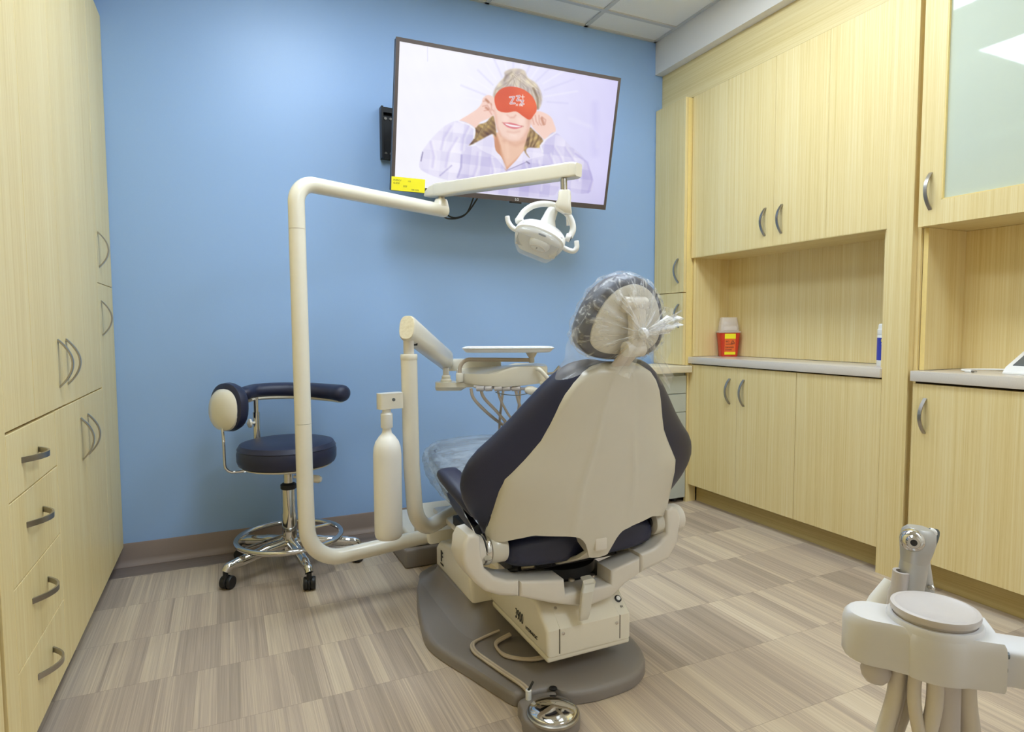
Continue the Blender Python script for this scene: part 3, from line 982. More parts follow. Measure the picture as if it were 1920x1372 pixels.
for k, pts_ in enumerate(([(0.98, 2.86, 1.72), (0.97, 2.90, 1.60), (1.02, 2.94, 1.575), (1.10, 2.92, 1.60), (1.13, 2.86, 1.70)], [(1.16, 2.86, 1.70), (1.10, 2.93, 1.60), (1.02, 2.97, 1.60), (0.99, 3.02, 1.75), (1.0, 3.10, 1.90)])):
    o = obj('power_cord' if k else 'signal_cord', tube(smooth_path(pts_, 8), 0.004, 8), M['black'])
    tag(o, 'thin black cord looping below the television' if k == 0 else 'thin black cord running from the television back to the wall', 'cord')

# ================================================================== operator stool
SX, SY = 0.226, 2.795
DZ = -0.070
t = thing('stool', 'dark navy wheeled stool with chrome foot ring, beside the blue wall', 'stool', (SX, SY, 0))
obj('seat', lathe([(0.02, 0.530), (0.182, 0.530), (0.196, 0.537), (0.202, 0.553), (0.203, 0.585), (0.199, 0.600), (0.201, 0.604), (0.198, 0.609), (0.190, 0.622), (0.16, 0.630), (0.10, 0.634), (0.0, 0.635)], (SX, SY, DZ), n=48), M['navy'], t)
obj('seat_pan', lathe([(0.02, 0.512), (0.14, 0.512), (0.182, 0.524), (0.186, 0.530), (0.0, 0.530)], (SX, SY, DZ), n=40), M['cream'], t)
obj('gas_lift', lathe([(0.020, 0.30), (0.020, 0.512)], (SX, SY, DZ), n=20), M['chrome'], t)
obj('collar', lathe([(0.030, 0.418), (0.033, 0.422), (0.033, 0.438), (0.022, 0.446)], (SX, SY, DZ), n=24), M['black'], t)
obj('column', lathe([(0.031, 0.075), (0.031, 0.24), (0.029, 0.25), (0.029, 0.348)], (SX, SY, 0), n=24), M['chrome'], t)
obj('height_lever', lathe([(0.006, 0), (0.006, 0.05), (0.016, 0.06), (0.017, 0.11), (0.010, 0.122)], (SX+0.02, SY-0.03, 0.475+DZ), (0.85, -0.50, -0.08), 12), M['cream'], t)
# foot ring
bm = B()
ring = [Vector((SX+0.214*math.cos(a), SY+0.214*math.sin(a), 0.140)) for a in [2*PI*k/72 for k in range(73)]]
add_tube(bm, ring, 0.0115, 12, False)
bmesh.ops.remove_doubles(bm, verts=bm.verts, dist=0.0005)
fr = obj('foot_ring', bm, M['chrome'], t)
for k in range(2):
    a = math.radians(207+180*k)
    d = Vector((math.cos(a), math.sin(a), 0))
    obj('spoke', tube([Vector((SX, SY, 0.150))+d*0.029, Vector((SX, SY, 0.141))+d*0.210], 0.007, 10), M['chrome'], fr)
obj('hub', lathe([(0.030, 0.062), (0.042, 0.070), (0.046, 0.10), (0.038, 0.130), (0.032, 0.135)], (SX, SY, 0), n=28), M['chrome'], t)
for k in range(5):
    a = math.radians(207+72*k)
    d = Vector((math.cos(a), math.sin(a), 0))
    c = Vector((SX, SY, 0))
    up = Vector((0, 0, 1))
    bm = B()
    add_tube(bm, smooth_path([c+d*0.03+up*0.112, c+d*0.12+up*0.108, c+d*0.22+up*0.096, c+d*0.272+up*0.088, c+d*0.287+up*0.072], 5), [0.026]*6+[0.022]*6+[0.019]*5+[0.018]*4, 14, True, (0.9, 1.0))
    leg = obj('leg', bm, M['chrome'], t)
    side = Vector((-d.y, d.x, 0))
    rot = Quaternion((0, 0, 1), [0.5, -0.35, 0.9, -0.6, 0.3][k])
    ax = (rot @ side).normalized()
    fw = up.cross(ax)
    cc = c+d*0.287+fw*0.012+up*0.0265
    bm = B()
    for s in (-1, 1):
        add_lathe(bm, [(0.012, -0.009), (0.024, -0.009), (0.0262, -0.005), (0.0262, 0.005), (0.024, 0.009), (0.012, 0.009)], cc+ax*(0.0135*s), ax, 20)
    add_tube(bm, [c+d*0.287+up*0.074, c+d*0.287+up*0.045], 0.010, 10)
    cast = obj('caster', bm, M['black'], t)
    bm = B()
    add_lathe(bm, [(0.0275, -0.0035), (0.0285, 0), (0.0275, 0.0035)], cc, ax, 20)
    obj('wheel_hood', bm, M['dark'], cast)
# padded body rest curving round the back
arc = smooth_path([(0.060, 2.905, 0.757), (0.115, 2.965, 0.762), (0.23, 2.985, 0.760), (0.345, 2.955, 0.754), (0.43, 2.895, 0.747), (0.465, 2.855, 0.744)], 6)
n_ = len(arc)
bm = B()
e0, e1 = (arc[0]-arc[1]).normalized(), (arc[-1]-arc[-2]).normalized()
add_tube(bm, [arc[0]+e0*0.022, arc[0]+e0*0.017]+arc+[arc[-1]+e1*k for k in (0.012, 0.022, 0.030, 0.034)], [0.012, 0.024]+[0.034+0.012*(i/(n_-1)) for i in range(n_)]+[0.0445, 0.039, 0.028, 0.012], 22, True, (1.0, 0.85))
rest = obj('body_rest', bm, M['navy'], t)
bm = B()
add_tube(bm, [p-Vector((0, 0, 0.032)) for p in arc[2:]], 0.030, 12, True, (0.9, 0.35))
obj('rest_backing', bm, M['cream'], rest, label='cream underside of the body rest')
obj('rest_post', cyl((0.112, 2.935, 0.495), (0.112, 2.940, 0.735), 0.011), M['chrome'], t)
obj('rest_sleeve', cyl((0.112, 2.935, 0.49), (0.112, 2.938, 0.67), 0.015), M['chrome'], t)
obj('rest_bracket', tube(smooth_path([(0.112, 2.935, 0.495), (0.122, 2.915, 0.46), (0.17, 2.86, 0.447)], 5), 0.010, 10), M['chrome'], t)
obj('rest_knob', lathe([(0.006, 0), (0.006, 0.012), (0.020, 0.018), (0.020, 0.026), (0.004, 0.034)], (0.105, 2.925, 0.625), (-0.95, -0.3, 0), 14), M['cream'], t)
# back pad with cream shell
nrm = Vector((-0.80, -0.58, 0.06)).normalized()
bx, by, _ = frame_from(nrm)
pc = Vector((-0.008, 2.856, 0.706))
def ovo(w, h):
    return [(p[0], p[1]*(1.0 if p[1] > 0 else 0.95)) for p in superellipse(w, h, 28, 2.3)]
secs = []
for d, k in ((-0.052, 0.45), (-0.048, 0.72), (-0.036, 0.92), (-0.016, 1.0), (0.004, 0.97), (0.012, 0.86)):
    secs.append((pc+nrm*d, bx, by, [(p[0]*k, p[1]*k) for p in ovo(0.105, 0.106)]))
pad = obj('back_pad', loft(secs), M['navy'], t)
secs = []
for d, k in ((0.004, 0.86), (0.016, 0.84), (0.030, 0.70), (0.040, 0.40), (0.042, 0.15)):
    secs.append((pc+nrm*d, bx, by, [(p[0]*k, p[1]*k-0.012*k) for p in ovo(0.105, 0.106)]))
obj('back_shell', loft(secs), M['cream'], pad, label='cream shell on the back pad')
obj('back_rod', tube(fillet([pc+nrm*0.022+Vector((0, 0, -0.06)), (-0.022, 2.815, 0.57), (-0.020, 2.81, 0.438), (0.14, 2.81, 0.440)], 0.035, 6), 0.006, 10), M['chrome'], t)

# ================================================================== dental chair
CX = 0.94
t = thing('dental_chair', 'navy and cream dental chair with plastic over its headrest, in the middle of the room', 'dental chair', (CX, 1.9, 0))
chair = t
# floor plate
plate = [(0.702, 1.476), (0.745, 1.472), (0.793, 1.464), (0.815, 1.430), (0.86, 1.414), (0.93, 1.406), (1.04, 1.418), (1.118, 1.472), (1.158, 1.56), (1.168, 1.66), (1.175, 1.85), (1.19, 2.05), (1.185, 2.28), (1.13, 2.43), (1.0, 2.50), (0.84, 2.50), (0.735, 2.45), (0.665, 2.34), (0.612, 2.17), (0.580, 2.02), (0.562, 1.89), (0.580, 1.79), (0.622, 1.67), (0.660, 1.555), (0.682, 1.492)]
po = smooth_outline(plate, 5)
pcx, pcy = 0.89, 1.90
secs = []
for z, d in ((0.0, 0.003), (0.003, 0.0), (0.024, 0.0), (0.0315, 0.0022), (0.037, 0.0075), (0.0395, 0.0150), (0.0400, 0.024)):
    ol = []
    for x, y in po:
        r = math.hypot(x-pcx, y-pcy)
        ol.append((x-(x-pcx)/r*d, y-(y-pcy)/r*d))
    secs.append(((0, 0, z), (1, 0, 0), (0, 1, 0), ol))
obj('base_plate', loft(secs), M['taupe'], t, angle=28)
def rrect(cx, cy, hx, hy, e=6, n=36):
    return [(cx+p[0], cy+p[1]) for p in superellipse(hx, hy, n, e)]
secs = []
for z, hx, hy, cy in ((0.0402, 0.275, 0.34, 2.10), (0.050, 0.255, 0.29, 2.10), (0.085, 0.232, 0.222, 2.11), (0.115, 0.226, 0.202, 2.11)):
    secs.append(((0, 0, z), (1, 0, 0), (0, 1, 0), rrect(CX, cy, hx, hy)))
obj('base_skirt', loft(secs), M['taupe'], t, angle=60)
# mast cover (carries the emblem)
ol = [(1.905, 0.108), (2.285, 0.108), (2.285, 0.185), (2.25, 0.215), (1.96, 0.275), (1.915, 0.270)]
mast = obj('mast_cover', prism([(p[0], p[1]) for p in ol], (0.722, 0, 0), (0, 1, 0), (0, 0, 1), 0.436, 0.016, 3), M['cream'], t)
text('emblem', 'F', 0.052, (0.7205, 2.215, 0.152), (0, -1, 0), (0, 0, 1), M['ink'], mast, 0.0006)
obj('emblem_bar', box(0.7202, 0.7215, 2.205, 2.216, 0.150, 0.192), M['ink'], mast)
text('emblem_print', 'FOREST', 0.011, (0.7205, 2.222, 0.136), (0, -1, 0), (0, 0, 1), M['ink'], mast, 0.0005)
# rear hydraulic housing
prof = [(1.497, 0.104), (2.02, 0.104), (2.02, 0.252), (1.72, 0.250), (1.57, 0.240), (1.497, 0.180)]
hous = obj('hydraulic_housing', prism(prof, (0.797, 0, 0), (0, 1, 0), (0, 0, 1), 0.287, 0.013, 4), M['cream'], t)
obj('lower_tray', box(0.800, 1.081, 1.500, 2.0, 0.086, 0.1035, 0.006, 3), M['cream'], t)
prof2 = [(1.4955, 0.107), (1.503, 0.107), (1.503, 0.176), (1.5735, 0.2335), (1.5715, 0.2405), (1.4955, 0.1805)]
obj('rear_cover', prism(prof2, (0.838, 0, 0), (0, 1, 0), (0, 0, 1), 0.203, 0.0015, 1), M['cream'], hous)
for x in (0.8365, 1.0425):
    bm = B()
    add_box(bm, x-0.0009, x+0.0009, 1.4958, 1.499, 0.110, 0.181)
    obj('panel_gap', bm, M['gap'], hous)
for (x, y, z, n) in ((0.848, 1.4945, 0.168, (0, -1, 0)), (1.030, 1.4945, 0.160, (0, -1, 0)), (0.850, 1.545, 0.2205, (0, -0.63, 0.77)), (1.030, 1.545, 0.2205, (0, -0.63, 0.77))):
    obj('screw', lathe([(0.0045, 0), (0.0045, 0.0012), (0.002, 0.002)], (x, y, z), n, 12), M['chrome'], hous)
nb_ = Vector((0, -0.63, 0.77))
obj('power_button', lathe([(0.011, 0), (0.011, 0.003), (0.0085, 0.004)], (1.061, 1.535, 0.2115), nb_, 18), M['black'], hous)
obj('button_cap', lathe([(0.0068, 0.003), (0.0068, 0.0055), (0.004, 0.0065)], (1.061, 1.535, 0.2115), nb_, 16), M['white'], hous)
text('model_number', '3900', 0.046, (0.7962, 1.708, 0.134), (0, -1, 0), (0, 0, 1), M['ink'], hous, 0.0006, squeeze=0.62)
text('button_print', 'M', 0.011, (1.056, 1.5105, 0.1945), (1, 0, 0), (0, 0.77, 0.63), M['ink'], hous, 0.0004)
text('model_print', 'HYDRAULIC', 0.014, (0.7962, 1.634, 0.130), (0, -1, 0), (0, 0, 1), M['ink'], hous, 0.0006)
obj('turntable', lathe([(0.15, 0), (0.15, 0.02), (0.12, 0.03), (0.12, 0.06)], (CX, 1.70, 0.250), n=36), M['dark'], t)
obj('lift_arm', box(0.82, 1.06, 1.66, 2.16, 0.27, 0.325, 0.012, 3), M['dark'], t)
obj('front_cover', prism([(2.31, 0.185), (2.52, 0.165), (2.52, 0.292), (2.40, 0.262), (2.31, 0.235)], (0.700, 0, 0), (0, 1, 0), (0, 0, 1), 0.46, 0.012, 3), M['cream'], t)
# yoke casting in three pieces
def pz(a, b):
    return (a, b)
YK = 1.500
def yk(pts3, name, y0=YK, th=0.10, bev=0.010):
    ol = [(p[0], p[2]) for p in pts3]
    bm = prism(ol, (0, y0+th, 0), (1, 0, 0), (0, 0, 1), th, bev, 4)
    return obj(name, bm, M['bone'], t, angle=40)
yk([(0.7148, 1.5000, 0.2960), (0.8141, 1.5000, 0.2584), (0.8980, 1.5000, 0.2332), (0.9540, 1.5000, 0.2277), (1.0184, 1.5000, 0.2377), (1.0641, 1.5000, 0.2699), (1.1197, 1.5000, 0.2929), (1.1192, 1.5000, 0.3425), (1.0147, 1.5000, 0.3193), (1.0131, 1.5000, 0.2776), (0.8608, 1.5000, 0.2773), (0.8555, 1.5000, 0.3204), (0.7887, 1.5000, 0.3301), (0.7150, 1.5000, 0.3411)], 'yoke', th=0.085)
yk([(0.7140, 1.5000, 0.2961), (0.6563, 1.5000, 0.3094), (0.6126, 1.5000, 0.3303), (0.5822, 1.5000, 0.3607), (0.5561, 1.5000, 0.3986), (0.5467, 1.5000, 0.4275), (0.5516, 1.5000, 0.4711), (0.5638, 1.5000, 0.4922), (0.5864, 1.5000, 0.4946), (0.5985, 1.5000, 0.4813), (0.6026, 1.5000, 0.4284), (0.6116, 1.5000, 0.3949), (0.6393, 1.5000, 0.3666), (0.6772, 1.5000, 0.3494), (0.7142, 1.5000, 0.3450)], 'side_arm', th=0.10, bev=0.012)
yk([(1.1207, 1.5000, 0.2927), (1.1305, 1.5000, 0.2952), (1.2282, 1.5000, 0.3196), (1.2629, 1.5000, 0.3667), (1.2731, 1.5000, 0.4465), (1.2622, 1.5000, 0.4716), (1.2392, 1.5000, 0.4847), (1.2188, 1.5000, 0.4739), (1.2198, 1.5000, 0.4018), (1.1957, 1.5000, 0.3786), (1.1712, 1.5000, 0.3632), (1.1200, 1.5000, 0.3523)], 'side_arm', th=0.10, bev=0.012)
# hinge hubs with chrome rings
for sgn in (-1, 1):
    xa = CX+sgn*0.302
    zc = 0.428
    obj('pivot_ring', cyl((xa, 1.553, zc), (xa+sgn*0.014, 1.553, zc), 0.043, 36, 0.002), M['chrome'], t)
    obj('pivot_hub', cyl((xa-sgn*0.052, 1.553, zc), (xa-sgn*0.001, 1.553, zc), 0.041, 36, 0.006), M['beige'], t)
    obj('pivot_cap', cyl((xa+sgn*0.015, 1.553, zc), (xa+sgn*0.062, 1.553, zc), 0.044, 36, 0.012), M['bone'], t)
    obj('pivot_bore', cyl((xa-sgn*0.0525, 1.553, zc), (xa-sgn*0.060, 1.553, zc), 0.018, 18), M['dark'], t)
    obj('pivot_screw', lathe([(0.012, 0), (0.011, 0.004), (0.004, 0.007)], (xa+sgn*0.062, 1.545, zc-0.012), (sgn, 0, 0), 16), M['chrome'], t)
# release lever in the yoke notch
secs = []
for p, w, h in (((0.935, 1.515, 0.308), 0.018, 0.006), ((0.930, 1.488, 0.306), 0.020, 0.008), ((0.915, 1.476, 0.285), 0.019, 0.008), ((0.905, 1.474, 0.222), 0.017, 0.007), ((0.903, 1.476, 0.205), 0.014, 0.005)):
    secs.append((p, (1, 0, 0), (0, 1, 0) if p[2] < 0.29 else (0, 0.7, 0.7), superellipse(w, h, 16, 4)))
obj('release_lever', loft(secs), M['beige'], t)
for x in (0.895, 0.965):
    obj('yoke_bolt', lathe([(0.010, 0), (0.009, 0.006), (0.004, 0.008)], (x, 1.53, 0.300), (0, 0, 1), 12), M['nickel'], t)

# seat cushion
def seat_sec(y, hw, zb, zt, e=3.4):
    zc = (zb+zt)/2
    return ((CX, y, zc), (1, 0, 0), (0, 0, 1), superellipse(hw, (zt-zb)/2, 44, e))
S1 = [(1.520, 0.215, 0.378, 0.430), (1.527, 0.238, 0.364, 0.447), (1.545, 0.250, 0.355, 0.456), (1.58, 0.258, 0.352, 0.464), (1.66, 0.262, 0.350, 0.474), (1.80, 0.264, 0.370, 0.492), (1.95, 0.262, 0.390, 0.512), (2.10, 0.252, 0.415, 0.536), (2.22, 0.240, 0.440, 0.556), (2.33, 0.226, 0.465, 0.572), (2.395, 0.210, 0.478, 0.575), (2.425, 0.190, 0.490, 0.570), (2.438, 0.160, 0.510, 0.556)]
obj('seat', loft([seat_sec(*s) for s in S1]), M['navy'], t, angle=60)
obj('seat_frame', box(0.735, 1.145, 1.60, 2.12, 0.318, 0.352, 0.006, 2), M['dark'], t)
for k in range(9):
    x = 0.71+0.055*k
    obj('spring_clip', cyl((x, 1.590+0.004*(k % 3), 0.337), (x+0.03, 1.570, 0.346), 0.007, 8), M['nickel' if k % 2 else 'dark'], t)
obj('under_cover', box(0.735, 1.145, 1.70, 2.36, 0.295, 0.318, 0.008, 2), M['bone'], t)

# backrest: curved cream shell and winged navy upholstery, on one leaning plane
BO = Vector((CX, 1.533, 0.463))
bv = Vector((0, -0.3676, 0.9300))
bn = Vector((0, 0.9300, 0.3676))
bu = Vector((1, 0, 0))
def bp_(u_, v_, n_):
    return BO+bu*u_+bv*v_+bn*n_
def interp(x, xs, ys):
    return float(np.interp(x, xs, ys))
PV = [-0.02, 0.0, 0.045, 0.10, 0.148, 0.186, 0.219, 0.263, 0.30, 0.345, 0.40, 0.43, 0.46, 0.485, 0.500, 0.508, 0.511]
PW = [0.308, 0.308, 0.303, 0.298, 0.294, 0.285, 0.262, 0.230, 0.205, 0.185, 0.163, 0.149, 0.129, 0.104, 0.075, 0.045, 0.015]
UB = [0, 0.030, 0.040, 0.048, 0.066, 0.09, 0.14, 0.20, 0.25, 0.27, 0.30, 0.31]
VB = [-0.043, -0.040, -0.014, 0.006, 0.027, 0.036, 0.036, 0.034, 0.012, 0.0, -0.005, -0.002]
def bulge(s, v_):
    return -interp(v_, [-0.1, 0, 0.3, 0.5, 0.511], [0.100, 0.097, 0.050, 0.016, 0.012])*(1-s*s)
NSs = 61
ss = [-1+2*k/(NSs-1) for k in range(NSs)]
vrows = [0.06, 0.08, 0.10, 0.125, 0.148, 0.168, 0.186, 0.203, 0.219, 0.24, 0.263, 0.281, 0.30, 0.322, 0.345, 0.37, 0.40, 0.43, 0.448, 0.46, 0.474, 0.485, 0.494, 0.500, 0.505, 0.508, 0.511]
bm = B()
rows = []
for k in range(8):
    f = k/8
    r = []
    for s in ss:
        vb = interp(abs(s*0.308), UB, VB)
        v_ = vb*(1-f)+0.06*f
        r.append((s, v_))
    rows.append(r)
for v_ in vrows:
    rows.append([(s, v_) for s in ss])
back, frnt = [], []
for r in rows:
    b_, f_ = [], []
    for s, v_ in r:
        w = interp(v_, PV, PW)
        edge = max(0.0, (abs(s)-0.94)/0.06)
        topk = max(0.0, (v_-0.490)/0.021)
        rnd = 0.010*edge*edge+0.012*topk*topk
        ridge = -0.006*math.exp(-((s-0.30)/0.035)**2)*max(0, 1-abs(v_-0.2)/0.34)
        ridge -= 0.006*math.exp(-((s+0.30)/0.035)**2)*max(0, 1-abs(v_-0.2)/0.34)
        b_.append(bm.verts.new(bp_(s*w, v_, bulge(s, v_)+rnd+ridge)))
        f_.append(bm.verts.new(bp_(s*w*0.99, v_, 0.028+bulge(s, v_)*0.45)))
    back.append(b_); frnt.append(f_)
nr = len(rows)
for i in range(nr-1):
    for j in range(NSs-1):
        bm.faces.new((back[i][j], back[i][j+1], back[i+1][j+1], back[i+1][j]))
        bm.faces.new((frnt[i][j], frnt[i+1][j], frnt[i+1][j+1], frnt[i][j+1]))
    bm.faces.new((back[i][0], back[i+1][0], frnt[i+1][0], frnt[i][0]))
    bm.faces.new((back[i][-1], frnt[i][-1], frnt[i+1][-1], back[i+1][-1]))
for j in range(NSs-1):
    bm.faces.new((back[0][j], frnt[0][j], frnt[0][j+1], back[0][j+1]))
    bm.faces.new((back[-1][j], back[-1][j+1], frnt[-1][j+1], frnt[-1][j]))
shell = obj('back_shell', bm, M['beige'], t, angle=50, label='cream moulded back shell')
obj('latch', box(0.918, 0.958, 1.437, 1.462, 0.412, 0.452, 0.006, 2), M['bone'], shell)
obj('pivot_pin', cyl((0.902, 1.462, 0.432), (0.976, 1.462, 0.432), 0.007, 12), M['nickel'], shell)
obj('lower_bracket', loft([((0.94, 1.464, 0.410), (1, 0, 0), (0, 1, 0), superellipse(0.034, 0.012, 20, 4)), ((0.93, 1.50, 0.380), (1, 0, 0), (0, 1, 0), superellipse(0.036, 0.016, 20, 4)), ((0.89, 1.57, 0.345), (1, 0, 0), (0, 1, 0), superellipse(0.03, 0.018, 20, 4))]), M['beige'], t)
DV = [-0.03, 0.0, 0.02, 0.055, 0.095, 0.135, 0.175, 0.212, 0.245, 0.28, 0.325, 0.38, 0.43, 0.465, 0.485, 0.497, 0.504]
DW = [0.292, 0.310, 0.326, 0.350, 0.372, 0.384, 0.384, 0.372, 0.349, 0.314, 0.274, 0.231, 0.190, 0.156, 0.130, 0.104, 0.07]
rings = []
vs_ = [-0.03+0.0145*k for k in range(36)]+[0.486, 0.494, 0.500, 0.504]
vs_ = sorted(set([round(min(x, 0.504), 4) for x in vs_]))
for v_ in vs_:
    w = interp(v_, DV, DW)
    dep = 0.050*math.sqrt(max(0.02, 1-max(0, (v_-0.44)/0.066)**2))
    ring = []
    for k in range(56):
        a = 2*PI*k/56
        c, s = math.cos(a), math.sin(a)
        uu = w*math.copysign(abs(c)**0.72, c)
        nn = dep*math.copysign(abs(s)**0.8, s)
        hollow = 0.030*(abs(uu)/max(w, 0.01))**2        # wings wrap forward
        ring.append(bp_(uu, v_+0.02*max(0, (v_-0.40)/0.1)*0, 0.030+nn+hollow))
    rings.append(ring)
bm = B(); add_rings(bm, rings)
obj('back_cushion', bm, M['navy'], t, angle=60)
# lower fabric flap on the left of the shell
obj('fabric_flap', loft([(bp_(-0.268, -0.045, 0.035), (1, 0, 0), tuple(bn), superellipse(0.030, 0.018, 20, 3)), (bp_(-0.270, 0.02, 0.03), (1, 0, 0), tuple(bn), superellipse(0.034, 0.02, 20, 3)), (bp_(-0.275, 0.06, 0.03), (1, 0, 0), tuple(bn), superellipse(0.03, 0.02, 20, 3))]), M['navy'], t)

# armrests on chrome brackets
for sgn in (-1, 1):
    def sx(x):
        return CX+sgn*(CX-x)
    secs = []
    for (x, y, z, w, h) in ((0.632, 1.598, 0.512, 0.010, 0.010), (0.630, 1.610, 0.518, 0.020, 0.018), (0.622, 1.66, 0.540, 0.027, 0.022), (0.614, 1.72, 0.566, 0.033, 0.023), (0.609, 1.77, 0.586, 0.037, 0.022), (0.607, 1.79, 0.593, 0.035, 0.019), (0.606, 1.80, 0.596, 0.025, 0.011)):
        secs.append(((sx(x), y, z), (1, 0, 0), (0, -0.28, 0.96), superellipse(w, h, 28, 2.6)))
    arm = obj('armrest', loft(secs), M['navy'], t)
    bm = B()
    add_sweep(bm, smooth_path([(sx(0.622), 1.506, 0.415), (sx(0.621), 1.539, 0.446), (sx(0.620), 1.586, 0.478), (sx(0.620), 1.630, 0.494), (sx(0.618), 1.69, 0.524)], 6), 0.020, 0.006, (1, 0, 0))
    obj('armrest_bracket', bm, M['chrome'], arm)

# headrest
HO = Vector((CX, 1.348, 1.050))
hv = Vector((0, -0.287, 0.958)).normalized()
hn = Vector((0, 0.958, 0.287)).normalized()
EGG = [(0, 0.124), (0.04, 0.115), (0.070, 0.096), (0.094, 0.070), (0.110, 0.040), (0.121, 0.008), (0.127, -0.024), (0.125, -0.052), (0.110, -0.074), (0.080, -0.090), (0.040, -0.097), (0, -0.099)]
egg = smooth_outline(EGG+[(-x, y) for x, y in EGG[-2:0:-1]], 4)
def hp(u_, v_, n_):
    return HO+bu*u_+hv*v_+hn*n_
secs = []
for d, k in ((-0.022, 0.80), (-0.022, 0.90), (-0.016, 0.97), (0.0, 1.0), (0.025, 1.0), (0.045, 0.95), (0.058, 0.82), (0.062, 0.55), (0.062, 0.2)):
    secs.append((HO+hn*d, bu, hv, [(p[0]*k, p[1]*k) for p in egg]))
obj('headrest', loft(secs), M['navy'], t, angle=60)
secs = []
for d, k in ((-0.018, 0.84), (-0.026, 0.83), (-0.030, 0.78), (-0.032, 0.5), (-0.033, 0.1)):
    secs.append((HO+hn*d, bu, hv, [(p[0]*k, p[1]*k+0.004) for p in egg]))
hs_ = obj('headrest_shell', loft(secs), M['beige'], t, label='cream back plate of the headrest')
obj('upper_knuckle', cyl((0.905, 1.297, 1.095), (0.975, 1.297, 1.095), 0.021, 24, 0.005), M['bone'], hs_)
obj('knuckle_screw', cyl((0.975, 1.297, 1.095), (0.983, 1.297, 1.095), 0.012, 16), M['nickel'], hs_)
obj('link', loft([((0.945, 1.296, 1.100), bu, (0, 1, 0), superellipse(0.024, 0.015, 20, 4)), ((0.946, 1.291, 1.04), bu, (0, 1, 0), superellipse(0.022, 0.014, 20, 4)), ((0.946, 1.294, 0.985), bu, (0, 1, 0), superellipse(0.023, 0.015, 20, 4))]), M['bone'], hs_)
obj('lower_knuckle', cyl((0.912, 1.298, 0.983), (0.970, 1.298, 0.983), 0.020, 24, 0.005), M['bone'], hs_)
obj('lock_screw', cyl((0.970, 1.298, 0.983), (0.979, 1.298, 0.983), 0.010, 12), M['nickel'], hs_)
obj('neck_strap', loft([((CX, 1.306, 0.985), bu, (0, 1, 0.6), superellipse(0.024, 0.006, 20, 5)), ((CX, 1.330, 0.960), bu, (0, 1, 0.6), superellipse(0.026, 0.006, 20, 5)), ((CX-0.003, 1.368, 0.925), bu, (0, 1, 0.6), superellipse(0.028, 0.006, 20, 5)), ((CX-0.003, 1.40, 0.89), bu, (0, 1, 0.6), superellipse(0.028, 0.006, 20, 5))]), M['tan_hose'], t)

# plastic bag over the headrest, knotted behind
rng2 = random.Random(5)
KN = Vector((0.945, 1.268, 1.022))
def fold(a, k):
    return math.sin(a*k)*0.6+math.sin(a*(k*1.7)+1.3)*0.4
bm = B()
NA = 120
front_r, prev = [], None
levels = []
for d, k in ((0.070, 0.15), (0.068, 0.6), (0.064, 0.88), (0.048, 1.02), (0.020, 1.06), (-0.012, 1.05), (-0.028, 0.98)):
    levels.append(('e', d, k))
rings = []
for kind, d, k in levels:
    r = []
    for i in range(NA):
        a = 2*PI*i/NA
        p = egg[int(i*len(egg)/NA) % len(egg)]
        q = egg[(int(i*len(egg)/NA)+1) % len(egg)]
        fr_ = i*len(egg)/NA % 1
        ex, ey = p[0]*(1-fr_)+q[0]*fr_, p[1]*(1-fr_)+q[1]*fr_
        kk = k+0.010*fold(a, 7)+0.004*math.sin(a*23+d*40)
        r.append(hp(ex*kk, ey*kk, d+0.004*math.sin(a*17+k*9)))
    rings.append(r)
rim = rings[-1]
for f in (0.22, 0.45, 0.66, 0.82, 0.94):
    r = []
    for i in range(NA):
        a = 2*PI*i/NA
        p = rim[i].lerp(KN, f)
        amp = 0.0085*(1-f)**0.6
        off = -hn*(0.010*math.sin(PI*f))
        r.append(p+off+hn*(amp*fold(a, 13))+bu*(0.003*math.sin(a*31)*(1-f)))
    rings.append(r)
add_rings(bm, rings, True, True, False)
bag = obj('headrest_bag', bm, M['film_head'], t, angle=180, label='clear plastic bag knotted behind the headrest')
bm = B()
add_lathe(bm, [(0.004, -0.012), (0.013, -0.008), (0.017, 0.0), (0.013, 0.010), (0.006, 0.014)], KN+Vector((0, -0.004, 0)), (0.8, -0.3, 0.5), 16)
obj('bag_knot', bm, M['film_knot'], bag)
def tail(p0, p1, w0, w1, ph, droop=0.0, ny=14, nx=16):
    p0, p1 = Vector(p0), Vector(p1)
    ax = (p1-p0).normalized()
    sd = ax.cross(Vector((0, 1, 0))).normalized()
    def fn(a, b):
        w = w0*(1-a)+w1*a
        s = 2*b-1
        p = p0.lerp(p1, a)+sd*(w*s)
        return p+Vector((0, -1, 0))*(0.010*math.sin(s*6+ph+a*2)*(0.3+a))+Vector((0, 0, -droop*a*a))
    return grid(fn, ny, nx)
obj('bag_tail', tail(KN, (1.045, 1.245, 1.062), 0.006, 0.020, 0.5), M['film_knot'], bag, angle=180)
obj('bag_tail', tail(KN, (1.02, 1.25, 1.045), 0.006, 0.024, 2.1), M['film_knot'], bag, angle=180)
obj('bag_tail', tail(KN, (0.885, 1.285, 0.925), 0.008, 0.034, 0.9), M['film_loose'], bag, angle=180)
obj('bag_tail', tail(KN, (1.055, 1.30, 0.90), 0.008, 0.022, 2.9), M['film_loose'], bag, angle=180)
